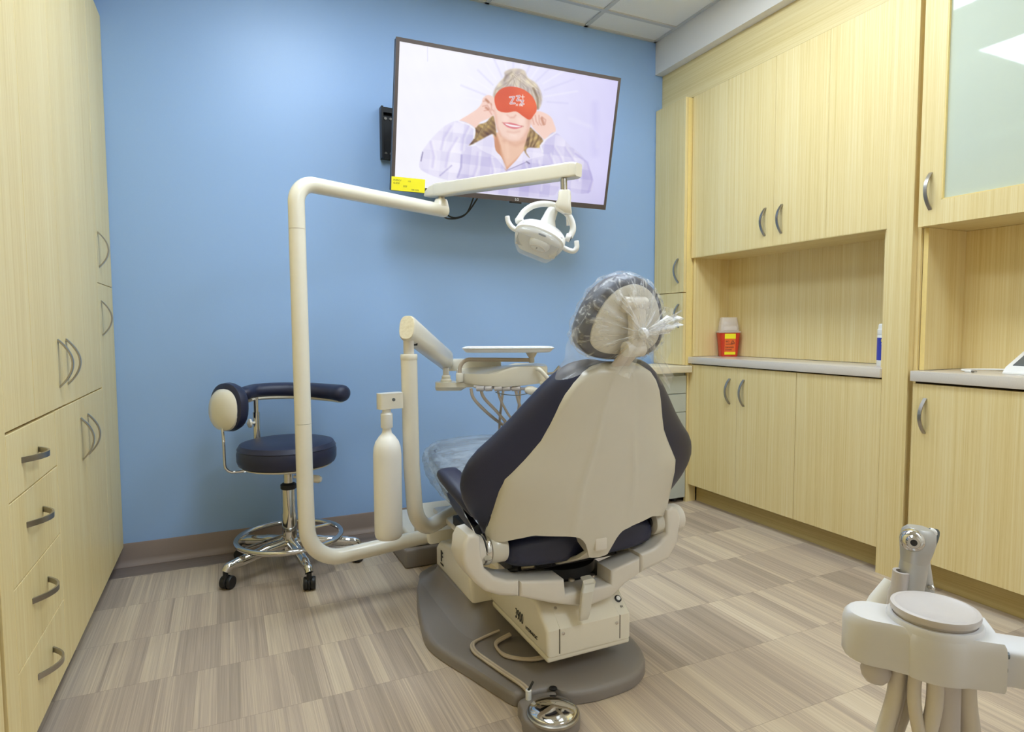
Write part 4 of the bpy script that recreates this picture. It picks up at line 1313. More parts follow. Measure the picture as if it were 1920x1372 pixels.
# loose skirts of the bag down to the shoulders of the backrest
def skirt(top, bot, ph):
    T_ = smooth_path(top, 8)
    B_ = smooth_path(bot, 8)
    n = len(T_)
    def fn(a, b):
        i = min(int(a*(n-1)), n-2)
        f = a*(n-1)-i
        p = T_[i].lerp(T_[i+1], f)
        q = B_[i].lerp(B_[i+1], f)
        w = p.lerp(q, b)
        return w+Vector((0, -1, 0))*(0.006*math.sin(a*16+ph)*b+0.003*math.sin(a*33+b*5))
    return grid(fn, 40, 16)
obj('bag_skirt', skirt([hp(-0.100, 0.06, -0.02), hp(-0.131, 0.0, -0.01), hp(-0.132, -0.05, -0.01), hp(-0.09, -0.088, -0.015), hp(-0.04, -0.10, -0.015)], [hp(-0.125, 0.03, -0.02), (0.786, 1.345, 1.02), (0.768, 1.362, 0.955), (0.762, 1.372, 0.905), (0.86, 1.34, 0.935)], 0.3), M['film_loose'], bag, angle=180)
obj('bag_skirt', skirt([hp(0.105, 0.05, -0.02), hp(0.130, 0.0, -0.01), hp(0.130, -0.05, -0.01), hp(0.095, -0.088, -0.015)], [hp(0.155, 0.04, 0.0), (1.106, 1.36, 1.00), (1.118, 1.375, 0.93), (1.135, 1.385, 0.86)], 1.3), M['film_loose'], bag, angle=180)

# clear cover over the foot end of the seat
rings = []
NB = 72
for k, (y, hw, zb, zt) in enumerate(((1.98, 0.268, 0.405, 0.520), (2.08, 0.266, 0.400, 0.539), (2.18, 0.256, 0.395, 0.557), (2.28, 0.248, 0.400, 0.573), (2.36, 0.238, 0.405, 0.582), (2.41, 0.228, 0.412, 0.584), (2.445, 0.215, 0.425, 0.578), (2.468, 0.19, 0.45, 0.562))):
    r = []
    for i in range(NB):
        a = 2*PI*i/NB
        c, s = math.cos(a), math.sin(a)
        x = hw*math.copysign(abs(c)**0.62, c)
        z = (zb+zt)/2+(zt-zb)/2*math.copysign(abs(s)**0.7, s)
        lo = max(0, -s)
        w = 1+0.030*fold(a+k*0.35, 7)*(0.35+lo)+0.012*math.sin(a*19+k)
        r.append(Vector((CX+x*w, y+0.006*math.sin(a*9), (zb+zt)/2+(z-(zb+zt)/2)*(1+0.05*fold(a+k*0.5, 9)*(0.2+lo)))))
    rings.append(r)
bm = B(); add_rings(bm, rings, True, False, True)
obj('toe_cover', bm, M['film_toe'], t, angle=180, label='crinkled clear plastic over the foot end')

# ================================================================== foot control
t = thing('foot_control', 'chrome disc foot pedal on the floor at the rear edge of the chair base', 'foot pedal', (0.742, 1.37, 0))
ol = [(0.664, 1.38), (0.672, 1.345), (0.700, 1.315), (0.742, 1.303), (0.784, 1.313), (0.812, 1.342), (0.818, 1.375), (0.806, 1.405), (0.790, 1.428), (0.792, 1.450), (0.73, 1.462), (0.684, 1.452), (0.676, 1.415)]
secs = []
ol = smooth_outline(ol, 4)
for z, k in ((0.0, 1.0), (0.028, 1.0), (0.035, 0.975), (0.038, 0.92)):
    secs.append(((0, 0, z), (1, 0, 0), (0, 1, 0), [(0.742+(x-0.742)*k, 1.38+(y-1.38)*k) for x, y in ol]))
hsg = obj('housing', loft(secs), M['taupe'], t, angle=50)
pcn = (0.742, 1.362, 0.036)
obj('pedal_rim', lathe([(0.068, 0.0), (0.068, 0.006), (0.065, 0.008), (0.0625, 0.006)], pcn, n=48), M['nickel'], t)
obj('pedal_disc', lathe([(0.062, 0.003), (0.0615, 0.013), (0.059, 0.0155), (0.03, 0.0225), (0.0, 0.028)], pcn, n=64), M['chrome'], t, label='mirror chrome pedal disc')
sw = obj('switch_collar', lathe([(0.008, 0.0), (0.008, 0.026), (0.0062, 0.028), (0.0055, 0.024)], (0.712, 1.445, 0.037), n=18), M['white'], t)
obj('toggle', cyl((0.712, 1.445, 0.061), (0.728, 1.448, 0.082), 0.0033, 10, 0.001), M['black'], sw)
obj('button', lathe([(0.011, 0.0), (0.011, 0.003), (0.009, 0.004)], (0.7946, 1.4580, 0.0380), n=20), M['black'], t)
hose = smooth_path([(0.718, 1.458, 0.047), (0.713, 1.50, 0.0485), (0.695, 1.57, 0.0475), (0.672, 1.66, 0.0475), (0.660, 1.72, 0.0475), (0.672, 1.765, 0.0475), (0.71, 1.785, 0.0475), (0.77, 1.79, 0.056)], 8)
hose2 = [p+Vector((0.0085, 0.002, 0)) for p in hose]
ho = obj('hose', tube(hose, 0.0042, 10), M['tan_hose'], t)
obj('hose_twin', tube(hose2, 0.0042, 10), M['tan_hose'], t)
for dz in (0, 0.009):
    obj('hose_loop', tube(smooth_path([(0.80, 1.75+dz, 0.056), (0.745, 1.735+dz, 0.0475), (0.733, 1.69, 0.0475), (0.752-dz, 1.645, 0.0475), (0.80, 1.61-dz, 0.0475), (0.86, 1.59-dz, 0.056)], 8), 0.0045, 10), M['tan_hose'], t)

# ================================================================== floor utility box
t = thing('utility_box', 'low cream junction box on a brown base, on the floor beyond the chair base', 'junction box', (0.92, 2.75, 0))
obj('box_base', box(0.672, 1.15, 2.555, 2.95, 0.0, 0.085, 0.012, 3), M['taupe'], t)
obj('box_cover', box(0.690, 1.13, 2.575, 2.94, 0.086, 0.150, 0.012, 3), M['cream'], t)

# ================================================================== dental light on its tall post
t = thing('dental_light', 'cream dental light on a tall bent post, its lamp hanging before the television', 'dental light', (0.24, 2.285, 0.17))
PR = 0.0288
obj('base_tube', tube(fillet([(0.701, 2.354, 0.205), (0.243, 2.268, 0.200), (0.2405, 2.285, 0.47), (0.240, 2.290, 0.70)], 0.125, 12), PR, 28), M['cream'], t)
obj('post', tube([(0.240, 2.290, 0.7005), (0.2395, 2.318, 1.385)], PR, 28), M['cream'], t)
A1 = Vector((0.885, 2.632, 1.552))
up_ = obj('swing_arm', tube(fillet([(0.2395, 2.3182, 1.3875), (0.2395, 2.322, 1.552), tuple(A1)], 0.072, 12)+[A1+Vector((0.010, 0.0055, 0)), A1+Vector((0.016, 0.009, 0))], [PR]*15+[PR*0.95, PR*0.70], 28), M['cream'], t)
obj('post_seam', cyl((0.2395, 2.318, 1.3848), (0.2395, 2.3182, 1.3878), PR*0.985, 28), M['tan_hose'], t)
pv = A1+Vector((-0.010, -0.006, 0.0))
obj('swivel_block', loft([(pv+Vector((0, 0, 0.010)), (0.86, 0.5, 0), (-0.5, 0.86, 0), superellipse(0.034, 0.024, 20, 5)), (pv+Vector((0, 0, 0.042)), (0.86, 0.5, 0), (-0.5, 0.86, 0), superellipse(0.026, 0.020, 20, 5)), (pv+Vector((0, 0, 0.048)), (0.86, 0.5, 0), (-0.5, 0.86, 0), superellipse(0.022, 0.017, 20, 5))]), M['cream'], t)
obj('swivel_pin', cyl(pv+Vector((0, 0, 0.048)), pv+Vector((0, 0, 0.075)), 0.015, 20), M['nickel'], t)
B0 = Vector((0.8607, 2.6350, 1.6380))
B1 = Vector((1.1640, 1.9850, 1.6060))
bd = (B1-B0).normalized()
bs, bup, _ = frame_from(bd)
sec = lambda w, h, e=7: superellipse(w, h, 28, e)
HB = 0.0278
obj('spring_arm', loft([(B0, bs, bup, sec(0.026, HB*0.96)), (B0+bd*0.006, bs, bup, sec(0.028, HB)), (B1-bd*0.006, bs, bup, sec(0.028, HB)), (B1, bs, bup, sec(0.026, HB*0.96))]), M['cream'], t, angle=30)
obj('arm_end_cap', loft([(B1+bd*0.0005, bs, bup, sec(0.028, HB)), (B1+bd*0.010, bs, bup, sec(0.0275, HB*0.98)), (B1+bd*0.026, bs, bup, sec(0.020, HB*0.84))]), M['cream'], t, angle=30)
dn = -bup
obj('arm_tail', loft([(B0-bd*0.0005, bs, bup, sec(0.0255, HB*0.94)), (B0-bd*0.030+dn*0.004, bs, bup, sec(0.025, HB*0.80)), (B0-bd*0.058+dn*0.012, bs, bup, sec(0.022, HB*0.45)), (B0-bd*0.074+dn*0.016, bs, bup, sec(0.012, HB*0.16, 3))]), M['cream'], t, angle=40)
CR, CD, CF = Vector((0.908, -0.4195, -0.004)), Vector((-0.030, -0.055, -0.998)), Vector((0.419, 0.906, -0.063))
obj('lamp_pin', cyl((1.1341, 1.9989, 1.5756), (1.1336, 1.9960, 1.5310), 0.0125, 18), M['nickel'], t)
kn = Vector((1.1334, 1.9936, 1.4942))
# knuckle block below the pin
bk = []
PXM = 2.25/1160
for (px, py, w, h) in ((1058, 358, 10, 10), (1058, 361, 11.5, 11), (1058, 374, 12.3, 12), (1054.5, 385, 15.5, 13), (1056.5, 392, 14.2, 12.5), (1062, 398, 9.5, 10), (1064, 401, 7.5, 8)):
    bk.append((kn+CR*((px-1058)*PXM)+CD*((py-378)*PXM), CR, CF, superellipse(w*PXM, h*PXM, 24, 5)))
obj('lamp_knuckle', loft(bk), M['cream'], t, angle=40)
# lamp head
c0 = Vector((1.0449, 2.0227, 1.3574))
r_ = (CR*0.927+CD*0.375).normalized()
dp = (CD*0.927-CR*0.375).normalized()
th = math.radians(38)
ln = (CF*-1*math.cos(th)+dp*math.sin(th)).normalized()
ub = ln.cross(r_).normalized()
if ub.dot(CD) > 0:
    ub = -ub
def lc(a, b, c):
    return c0+r_*a+ub*b+ln*c
FACE = smooth_outline([(-0.092, 0.002), (-0.080, 0.026), (-0.045, 0.040), (0.0, 0.044), (0.045, 0.040), (0.080, 0.026), (0.092, 0.002), (0.086, -0.030), (0.070, -0.056), (0.052, -0.070), (0.0, -0.071), (-0.052, -0.070), (-0.070, -0.056), (-0.086, -0.030)], 3)
def fsec(c, k, kb, sh):
    return (lc(0, sh, c), r_, ub, [(p[0]*k, p[1]*kb) for p in FACE])
head = obj('lamp_head', loft([fsec(-0.012, 1.0, 1.0, 0), fsec(-0.022, 1.04, 1.05, 0.001), fsec(-0.036, 1.02, 1.02, 0.003), fsec(-0.058, 0.86, 0.88, 0.006), fsec(-0.078, 0.58, 0.62, 0.008), fsec(-0.090, 0.30, 0.36, 0.008)]), M['white'], t, angle=50)
obj('brow', loft([(lc(0, 0.0, -0.014), r_, ub, [(p[0]*1.03, max(p[1], -0.010)*1.03+0.001) for p in FACE]), (lc(0, 0.0, 0.008), r_, ub, [(p[0]*1.02, max(p[1], -0.002)*1.02+0.003) for p in FACE]), (lc(0, 0.0, 0.010), r_, ub, [(p[0]*0.97, max(p[1], 0.004)*0.97+0.003) for p in FACE])]), M['white'], head, angle=50)
def dish(a, b):
    x = -0.080+0.160*a
    y = -0.055+0.092*b
    rr = min(1.0, (x/0.088)**2+((y+0.012)/0.062)**2)
    return lc(x*(1 if rr < 1 else 0.97), y, -0.008-0.020*(1-rr)+0.0)
obj('reflector', grid(dish, 28, 20), M['reflector'], head, angle=80)
obj('shield', loft([fsec(-0.006, 0.985, 0.985, 0), fsec(0.010, 0.975, 0.975, -0.001), fsec(0.026, 0.93, 0.92, -0.003), fsec(0.032, 0.80, 0.78, -0.004), fsec(0.034, 0.4, 0.4, -0.004)]), M['clear'], head, angle=50)
obj('bulb_cover', loft([(lc(0.008, -0.016, -0.004), r_, ub, superellipse(0.040, 0.022, 24, 3)), (lc(0.008, -0.016, 0.014), r_, ub, superellipse(0.036, 0.019, 24, 3)), (lc(0.008, -0.016, 0.018), r_, ub, superellipse(0.026, 0.013, 24, 3))]), M['white'], head)
obj('slot', loft([(lc(0.006, 0.026, 0.0105), r_, ub, superellipse(0.015, 0.0035, 16, 3)), (lc(0.006, 0.026, 0.0125), r_, ub, superellipse(0.014, 0.0030, 16, 3))]), M['black'], head)
text('lens_mark', 'F', 0.011, lc(0.002, -0.022, 0.0365), r_, ub, M['ink'], head, 0.0004)
bm = B()
add_tube(bm, [lc(0.008+0.027*math.cos(2*PI*k/36), -0.018+0.011*math.sin(2*PI*k/36), 0.0362) for k in range(37)], 0.0008, 6, False)
obj('lens_ring', bm, M['tan_hose'], head)
def q7(zx, zy, c):
    a, b = (zx-830)/4715, (zy-720)/4715
    return c0+CR*a+CD*b+ln*c
yarc = smooth_path([q7(455, 425, -0.030), q7(545, 305, -0.038), q7(690, 222, -0.046), q7(880, 200, -0.052), q7(1080, 240, -0.052), q7(1255, 345, -0.048), q7(1355, 480, -0.042), q7(1385, 620, -0.036), q7(1330, 745, -0.030)], 5)
obj('yoke_handle', tube(yarc, 0.0115, 16), M['white'], t)
obj('yoke_joint', cyl(q7(450, 420, -0.032), q7(478, 470, -0.024), 0.016, 18, 0.003), M['white'], t)
obj('yoke_joint', cyl(q7(1262, 735, -0.030), q7(1345, 762, -0.030), 0.0150, 18, 0.003), M['white'], t)
obj('joint_cap', cyl(q7(1346, 762, -0.030), q7(1352, 764, -0.030), 0.0125, 18), M['black'], t)
obj('grip', tube(smooth_path([q7(425, 600, -0.02), q7(345, 545, -0.018), q7(285, 450, -0.016), q7(270, 345, -0.014)], 6), [0.0095]*12+[0.009]*6+[0.0075], 14), M['white'], t)
obj('grip', tube(smooth_path([q7(1215, 895, -0.02), q7(1330, 945, -0.018), q7(1420, 950, -0.016), q7(1468, 880, -0.014), q7(1462, 765, -0.012)], 6), [0.0095]*18+[0.009]*6+[0.0075], 14), M['white'], t)
obj('neck', tube([q7(905, 640, -0.062), q7(945, 480, -0.058), q7(985, 385, -0.056), q7(1015, 320, -0.056), q7(1028, 290, -0.056), q7(1036, 274, -0.056)], [0.036, 0.025, 0.0225, 0.0205, 0.016, 0.008], 24), M['white'], t)
obj('neck_link', tube([q7(1010, 330, -0.070), q7(1090, 250, -0.062), q7(1128, 215, -0.050), q7(1160, 180, -0.04)], [0.012, 0.0125, 0.0145, 0.012], 18), M['white'], t)
obj('rear_toggle', tube(smooth_path([q7(1262, 420, -0.066), q7(1270, 500, -0.066), q7(1278, 600, -0.062)], 4), 0.0055, 12), M['white'], t)

# ================================================================== delivery unit
t = thing('delivery_unit', 'cream instrument delivery unit on a bent post with a white water bottle', 'delivery unit', (0.585, 2.135, 0.27))
DP = Vector((0.585, 2.135, 0))
obj('post', tube(fillet([(0.90, 2.365, 0.315), (0.600, 2.120, 0.300), (0.587, 2.128, 0.55), (0.585, 2.135, 0.930)], 0.105, 12), 0.0288, 28), M['cream'], t)
obj('post_collar', lathe([(0.0288, 0), (0.0300, 0.003), (0.0300, 0.018), (0.0285, 0.021)], (0.585, 2.135, 0.925), n=28), M['cream'], t)
obj('post_pin', cyl((0.585, 2.135, 0.945), (0.583, 2.13, 1.000), 0.0185, 22), M['bone'], t)
# balance arm
G0 = Vector((0.5751, 2.1183, 1.0395))
G1 = Vector((0.8665, 2.5477, 0.8957))
gd = (G1-G0).normalized()
gs, gu, _ = frame_from(gd)
ga = loft([(G0, gs, gu, superellipse(0.0275, 0.043, 32, 2.7)), (G0+gd*0.010, gs, gu, superellipse(0.030, 0.046, 32, 2.7)), (G1-gd*0.012, gs, gu, superellipse(0.030, 0.044, 32, 2.7)), (G1, gs, gu, superellipse(0.026, 0.038, 32, 2.7))])
garm = obj('balance_arm', ga, M['cream'], t, angle=40)
obj('arm_cap', loft([(G0-gd*0.0035, gs, gu, superellipse(0.0255, 0.041, 32, 2.7)), (G0-gd*0.0004, gs, gu, superellipse(0.0272, 0.0428, 32, 2.7))]), M['cream_wood'], garm, label='tan oval end cap')
obj('arm_groove', loft([(G0+gd*0.02-gs*0.0298*-1+gu*-0.012, gs, gu, superellipse(0.0012, 0.0016, 8)), (G1-gd*0.02-gs*0.0298*-1+gu*-0.012, gs, gu, superellipse(0.0012, 0.0016, 8))]), M['tan_hose'], garm)
obj('release_catch', box(0.607, 0.622, 2.15, 2.17, 0.975, 0.992, 0.002), M['black'], garm)
# control head in a frame facing the viewer
HX, HY = Vector((0.9078, -0.4193, 0)), Vector((0.4193, 0.9078, 0))
HC = Vector((1.0347, 2.4017, 0.8664))
HC.z = 0
def hd(a, b, z):
    return HC+HX*a+HY*b+Vector((0, 0, z-(0.017 if z < 0.925 else 0.0)))
obj('arm_pivot', cyl(hd(-0.213, 0.01, 0.838), hd(-0.213, 0.01, 0.885), 0.013, 20), M['bone'], t)
obj('pivot_boss', lathe([(0.024, 0), (0.024, 0.008), (0.019, 0.012), (0.019, 0.024), (0.015, 0.028)], hd(-0.213, 0.01, 0.826), n=28), M['cream'], t)
obj('support_plate', loft([(hd(-0.225, 0.01, 0.806), HX, HY, [(p[0]+0.075, p[1]) for p in superellipse(0.108, 0.045, 28, 4)]), (hd(-0.225, 0.01, 0.826), HX, HY, [(p[0]+0.075, p[1]) for p in superellipse(0.108, 0.045, 28, 4)])]), M['cream'], t)
obj('plate_keel', loft([(hd(-0.20, 0.01, 0.790), HX, HY, superellipse(0.055, 0.030, 24, 4)), (hd(-0.19, 0.01, 0.8055), HX, HY, superellipse(0.070, 0.042, 24, 4))]), M['cream'], t)
HOL = [(-0.115, -0.055), (-0.03, -0.088), (0.07, -0.100), (0.16, -0.092), (0.205, -0.07), (0.218, 0.0), (0.205, 0.12), (0.12, 0.155), (-0.06, 0.150), (-0.155, 0.115), (-0.170, 0.03)]
HOL = smooth_outline(HOL, 5)
bm = B()
lo_, hi_, hi2 = [], [], []
for x, y in HOL:
    zt = 0.866+0.030*max(0.0, min(1.0, (x+0.01)/0.09))
    zt += 0.014*max(0.0, min(1.0, (-0.06-x)/0.06))*max(0.0, min(1.0, (y+0.02)/0.06))
    zb = 0.822-0.010*max(0, 1-abs(x-0.03)/0.16)+0.004*max(0, (x-0.1)/0.1)
    lo_.append((hd(x*0.97, y*0.97, zb), hd(x, y, zb+0.006), hd(x, y, zt-0.010), hd(x*0.985, y*0.985, zt-0.002), hd(x*0.94, y*0.94, zt)))
add_rings(bm, [[q[k] for q in lo_] for k in range(5)])
chead = obj('control_head', bm, M['cream'], t, angle=50)
obj('rear_console', loft([(hd(-0.10, 0.12, 0.866), HX, HY, superellipse(0.12, 0.040, 28, 5)), (hd(-0.10, 0.12, 0.905), HX, HY, superellipse(0.12, 0.040, 28, 5)), (hd(-0.105, 0.12, 0.917), HX, HY, superellipse(0.110, 0.034, 28, 5))]), M['cream'], chead)
obj('grab_handle', tube(fillet([hd(0.168, -0.098, 0.886), hd(0.178, -0.125, 0.888), hd(0.228, -0.115, 0.832), hd(0.185, -0.09, 0.826)], 0.012, 6), 0.0085, 14), M['cream'], t)
obj('tray_arm', tube(fillet([hd(-0.150, -0.04, 0.828), hd(-0.150, -0.04, 0.9235), hd(0.155, -0.02, 0.918)], 0.042, 10), 0.0083, 16), M['tan_hose'], t)
obj('tray_arm_sleeve', cyl(hd(-0.150, -0.04, 0.829), hd(-0.150, -0.04, 0.866), 0.0165, 22, 0.003), M['cream'], t)
obj('tray_pivot', lathe([(0.010, -0.010), (0.012, -0.006), (0.012, 0.012), (0.018, 0.020), (0.030, 0.0435)], hd(0.150, -0.02, 0.917), n=20), M['bone'], t)
for x in (0.128, 0.172):
    obj('tray_screw', cyl(hd(x, -0.03, 0.934), hd(x, -0.03, 0.945), 0.006, 10), M['slate'], t)
def tray_ol(kx, ky):
    return [(p[0]*kx, p[1]*ky) for p in superellipse(0.190, 0.125, 44, 7)]
obj('tray_holder', loft([(hd(0.055, -0.01, 0.945), HX, HY, tray_ol(0.90, 0.90)), (hd(0.055, -0.01, 0.951), HX, HY, tray_ol(0.98, 0.98)), (hd(0.055, -0.01, 0.953), HX, HY, tray_ol(0.99, 0.99))]), M['cream'], t)
tr = B()
rings = []
for z, k, ky in ((0.9535, 0.80, 0.80), (0.9535, 0.90, 0.90), (0.9575, 0.935, 0.93), (0.969, 0.985, 0.98), (0.972, 1.0, 1.0), (0.9735, 0.99, 0.99), (0.9715, 0.965, 0.96), (0.960, 0.92, 0.91), (0.9565, 0.88, 0.88), (0.9565, 0.3, 0.3)):
    rings.append([hd(0.052, -0.01, 0)+HX*p[0]+HY*p[1]+Vector((0, 0, z)) for p in tray_ol(k, ky)])
add_rings(tr, rings)
o = obj('instrument_tray', tr, M['white'], None, angle=50)
tag(o, 'shallow white instrument tray resting above the delivery unit', 'tray')
# handpiece holders, handpieces and hoses
for k, (x, w) in enumerate(((-0.062, 0.016), (-0.028, 0.014), (0.012, 0.016), (0.046, 0.016), (0.084, 0.018))):
    obj('holder', cyl(hd(x-w, -0.082, 0.804), hd(x+w, -0.090, 0.806), 0.0105, 14, 0.002), M['grey_plastic'], t)
obj('holder_bar', tube([hd(-0.09, -0.07, 0.812), hd(0.03, -0.08, 0.806), hd(0.19, -0.085, 0.800)], 0.006, 10), M['grey_plastic'], t)
obj('handpiece', lathe([(0.010, 0), (0.017, 0.012), (0.018, 0.03), (0.012, 0.055), (0.007, 0.075), (0.006, 0.10)], hd(0.120, -0.085, 0.800), tuple(HX*0.95+Vector((0, 0, -0.12))), 18), M['cream'], t)
U = (1.085, 2.66, 0.152)
HO_ = [[(0.9143, 2.3856, 0.7872), (0.9286, 2.3869, 0.7419), (0.9981, 2.4053, 0.6750), (1.0984, 2.4647, 0.6069), (1.13, 2.53, 0.60), (1.13, 2.58, 0.40), U],
       [(0.9468, 2.3599, 0.7924), (0.9613, 2.3613, 0.7495), (1.0214, 2.3735, 0.6888), (1.1031, 2.4185, 0.6086), (1.14, 2.54, 0.58), (1.13, 2.59, 0.40), U],
       [(1.0047, 2.3222, 0.7931), (1.0192, 2.3231, 0.7438), (1.0658, 2.3522, 0.6774), (1.1304, 2.4059, 0.6085), (1.15, 2.55, 0.57), (1.13, 2.59, 0.40), U],
       [(1.0283, 2.3107, 0.7842), (1.0290, 2.3292, 0.7382), (1.0585, 2.4196, 0.6463), (1.0817, 2.4915, 0.5638), (1.06, 2.56, 0.48), (1.09, 2.60, 0.36), U],
       [(1.0723, 2.2910, 0.7927), (1.0850, 2.2927, 0.7434), (1.1207, 2.3268, 0.6771), (1.1639, 2.3903, 0.6083), (1.17, 2.55, 0.57), (1.14, 2.60, 0.40), U],
       [(1.0898, 2.2820, 0.7795), (1.0951, 2.2987, 0.7378), (1.1187, 2.3699, 0.6489), (1.1462, 2.4398, 0.5669), (1.11, 2.56, 0.50), (1.11, 2.60, 0.38), U],
       [(1.1591, 2.2495, 0.7726), (1.1632, 2.2672, 0.7375), (1.1851, 2.3400, 0.6600), (1.2036, 2.4133, 0.5666), (1.16, 2.57, 0.50), (1.13, 2.61, 0.38), U]]
for k, h_ in enumerate(HO_):
    obj('hose', tube(smooth_path(h_, 8), 0.0066 if k in (0, 1, 4) else 0.0052, 12), M['tan_hose'], t)
obj('end_lever', tube([hd(0.17, 0.02, 0.850), hd(0.245, 0.0, 0.862), hd(0.270, -0.01, 0.890)], [0.006, 0.006, 0.0085], 12), M['chrome'], t)
obj('tubing', tube(smooth_path([hd(0.0, -0.09, 0.79), hd(0.04, -0.10, 0.782), hd(0.09, -0.10, 0.779), hd(0.14, -0.09, 0.786)], 6), 0.002, 8), M['slate'], t)
# water bottle hanging from a bracket on the post
BC = Vector((0.4934, 2.0975, 0.5133))
BC.z = -0.056
brk = obj('bottle_bracket', loft([(BC+Vector((0, 0, 0.818)), (0.93, 0.2, 0), (-0.2, 0.93, 0), [(p[0]+0.014, p[1]) for p in superellipse(0.046, 0.022, 24, 6)]), (BC+Vector((0, 0, 0.872)), (0.93, 0.2, 0), (-0.2, 0.93, 0), [(p[0]+0.014, p[1]) for p in superellipse(0.046, 0.022, 24, 6)])]), M['cream'], t, angle=30)
obj('bracket_screw', lathe([(0.006, 0), (0.005, 0.002)], BC+HX*0.030-HY*0.024+Vector((0, 0, 0.852)), tuple(-HY), 12), M['slate'], brk)
bot = obj('water_bottle', lathe([(0.016, 0.378), (0.030, 0.366), (0.040, 0.367), (0.045, 0.373), (0.0475, 0.384), (0.0480, 0.41), (0.0480, 0.66), (0.046, 0.684), (0.040, 0.704), (0.028, 0.722), (0.017, 0.734), (0.0150, 0.745), (0.0150, 0.764)], BC, n=40), M['bottle'], t)
obj('bottle_cap', lathe([(0.019, 0.752), (0.0205, 0.755), (0.0205, 0.800), (0.0150, 0.806), (0.0145, 0.819)], BC, n=28), M['white'], t)

# ================================================================== assistant unit in the right foreground
t = thing('assistant_unit', 'cream assistant arm with a round solids lid and hanging hoses, at the lower right edge', 'dental unit', (0.62, 0.36, 0.55))
FX = Vector((0.684, -0.730, 0)).normalized()      # along the arm, towards the right
FY = Vector((0.730, 0.684, 0)).normalized()       # away from the viewer
E0 = Vector((0.6035, 0.3515, 0))                  # centre of the round lid
def fa(a, b, z):
    return E0+FX*a+FY*b+Vector((0, 0, z))
ZT = 0.760
# housing: rounded lobe on the left, round cup in the middle, square end on the right
def lobe(n, r, a0, a1, ca, cb):
    return [(ca+r*math.cos(math.radians(a0+(a1-a0)*k/n)), cb+r*math.sin(math.radians(a0+(a1-a0)*k/n))) for k in range(n+1)]
KS = 0.84
OLH = [(0.057, -0.040), (0.057, 0.030)]+lobe(10, 0.046, 35, 140, 0.0, 0.0)+[(-0.052, 0.028)]+lobe(10, 0.030, 95, 265, -0.062, 0.000)+[(-0.05, -0.031), (-0.03, -0.036)]+lobe(8, 0.050, 235, 300, 0.0, 0.002)
OLH = [(p[0]*KS, p[1]*KS) for p in OLH]
secs = []
for z, k in ((ZT-0.044, 0.97), (ZT-0.040, 1.0), (ZT-0.010, 1.0), (ZT-0.003, 0.975), (ZT, 0.93)):
    secs.append((fa(0, 0, z), FX, FY, [(0.01+(p[0]-0.01)*(1-(1-k)*0.8), p[1]*k) for p in OLH]))
hous = obj('housing', loft(secs), M['cool_bone'], t, angle=45)
obj('cup', lathe([(0.0385, -0.03), (0.0395, 0.001), (0.038, 0.004), (0.0345, 0.004), (0.0345, -0.006)], fa(0, 0, ZT), n=48), M['cool_bone'], hous)
obj('cup_lid', lathe([(0.0335, -0.003), (0.0335, 0.006), (0.0360, 0.0072), (0.0366, 0.0105), (0.0360, 0.0130), (0.0325, 0.0138), (0.030, 0.0126), (0.012, 0.0118), (0.0, 0.0118)], fa(0, 0, ZT), n=64), M['grey_plastic'], t, label='grey round dished lid')
for b, z in ((-0.030, ZT-0.012), (-0.026, ZT-0.026), (0.012, ZT-0.010)):
    obj('end_screw', lathe([(0.0035, 0), (0.003, 0.003)], fa(0.048, b*0.84, z), tuple(FX), 10), M['slate'], hous)
obj('arm_bar', loft([(fa(0.0475, -0.003, ZT-0.026), FY, Vector((0, 0, 1)), superellipse(0.021, 0.017, 24, 8)), (fa(0.45, -0.010, ZT-0.026), FY, Vector((0, 0, 1)), superellipse(0.021, 0.017, 24, 8))]), M['cool_bone'], t, angle=40)
obj('arm_post', lathe([(0.03, 0.0), (0.03, 0.70)], fa(0.44, -0.02, 0.008), n=24), M['cool_bone'], t)
obj('post_foot', lathe([(0.16, 0.0), (0.16, 0.012), (0.05, 0.03)], fa(0.44, -0.02, 0.0), n=36), M['taupe'], t)
obj('knob', lathe([(0.001, -0.0135), (0.0075, -0.0115), (0.0115, -0.007), (0.0135, 0), (0.0115, 0.007), (0.0075, 0.0115), (0.001, 0.0135)], fa(-0.048, -0.008, ZT-0.055), (0.2, 0.1, 1), 24), M['grey_plastic'], t)
obj('fitting', lathe([(0.0085, 0), (0.0095, 0.004), (0.0095, 0.010), (0.0075, 0.014)], fa(0.040, 0.004, ZT-0.057), n=16), M['nickel'], t)
# hanging hoses
for k, (a, b, r, a2, b2, z2, m) in enumerate(((-0.034, -0.004, 0.0085, -0.060, -0.03, 0.56, 'pale_hose'), (-0.026, 0.012, 0.0080, -0.050, -0.01, 0.55, 'pale_hose'), (-0.014, 0.018, 0.0090, -0.042, 0.02, 0.54, 'pale_hose'), (-0.018, -0.014, 0.0068, 0.012, -0.022, 0.56, 'pale_hose'), (0.0, -0.012, 0.0085, -0.022, -0.012, 0.55, 'pale_hose'), (0.012, 0.0, 0.0155, 0.010, 0.0, 0.55, 'grey_plastic'), (0.034, 0.010, 0.0105, 0.044, 0.012, 0.55, 'pale_hose'))):
    p = [fa(a*KS, b*KS, ZT-0.036), fa(a*0.9, b, ZT-0.078), fa(a*0.6+a2*0.4, b*0.6+b2*0.4, ZT-0.13), fa(a2, b2, z2), fa(a2+0.01, b2+0.01, 0.40), fa(a2*0.5+0.14, b2+0.02, 0.24), fa(0.30, 0.02, 0.22), fa(0.41, -0.01, 0.30)]
    obj('hose', tube(smooth_path(p, 6), r*0.85, 14), M[m], t)
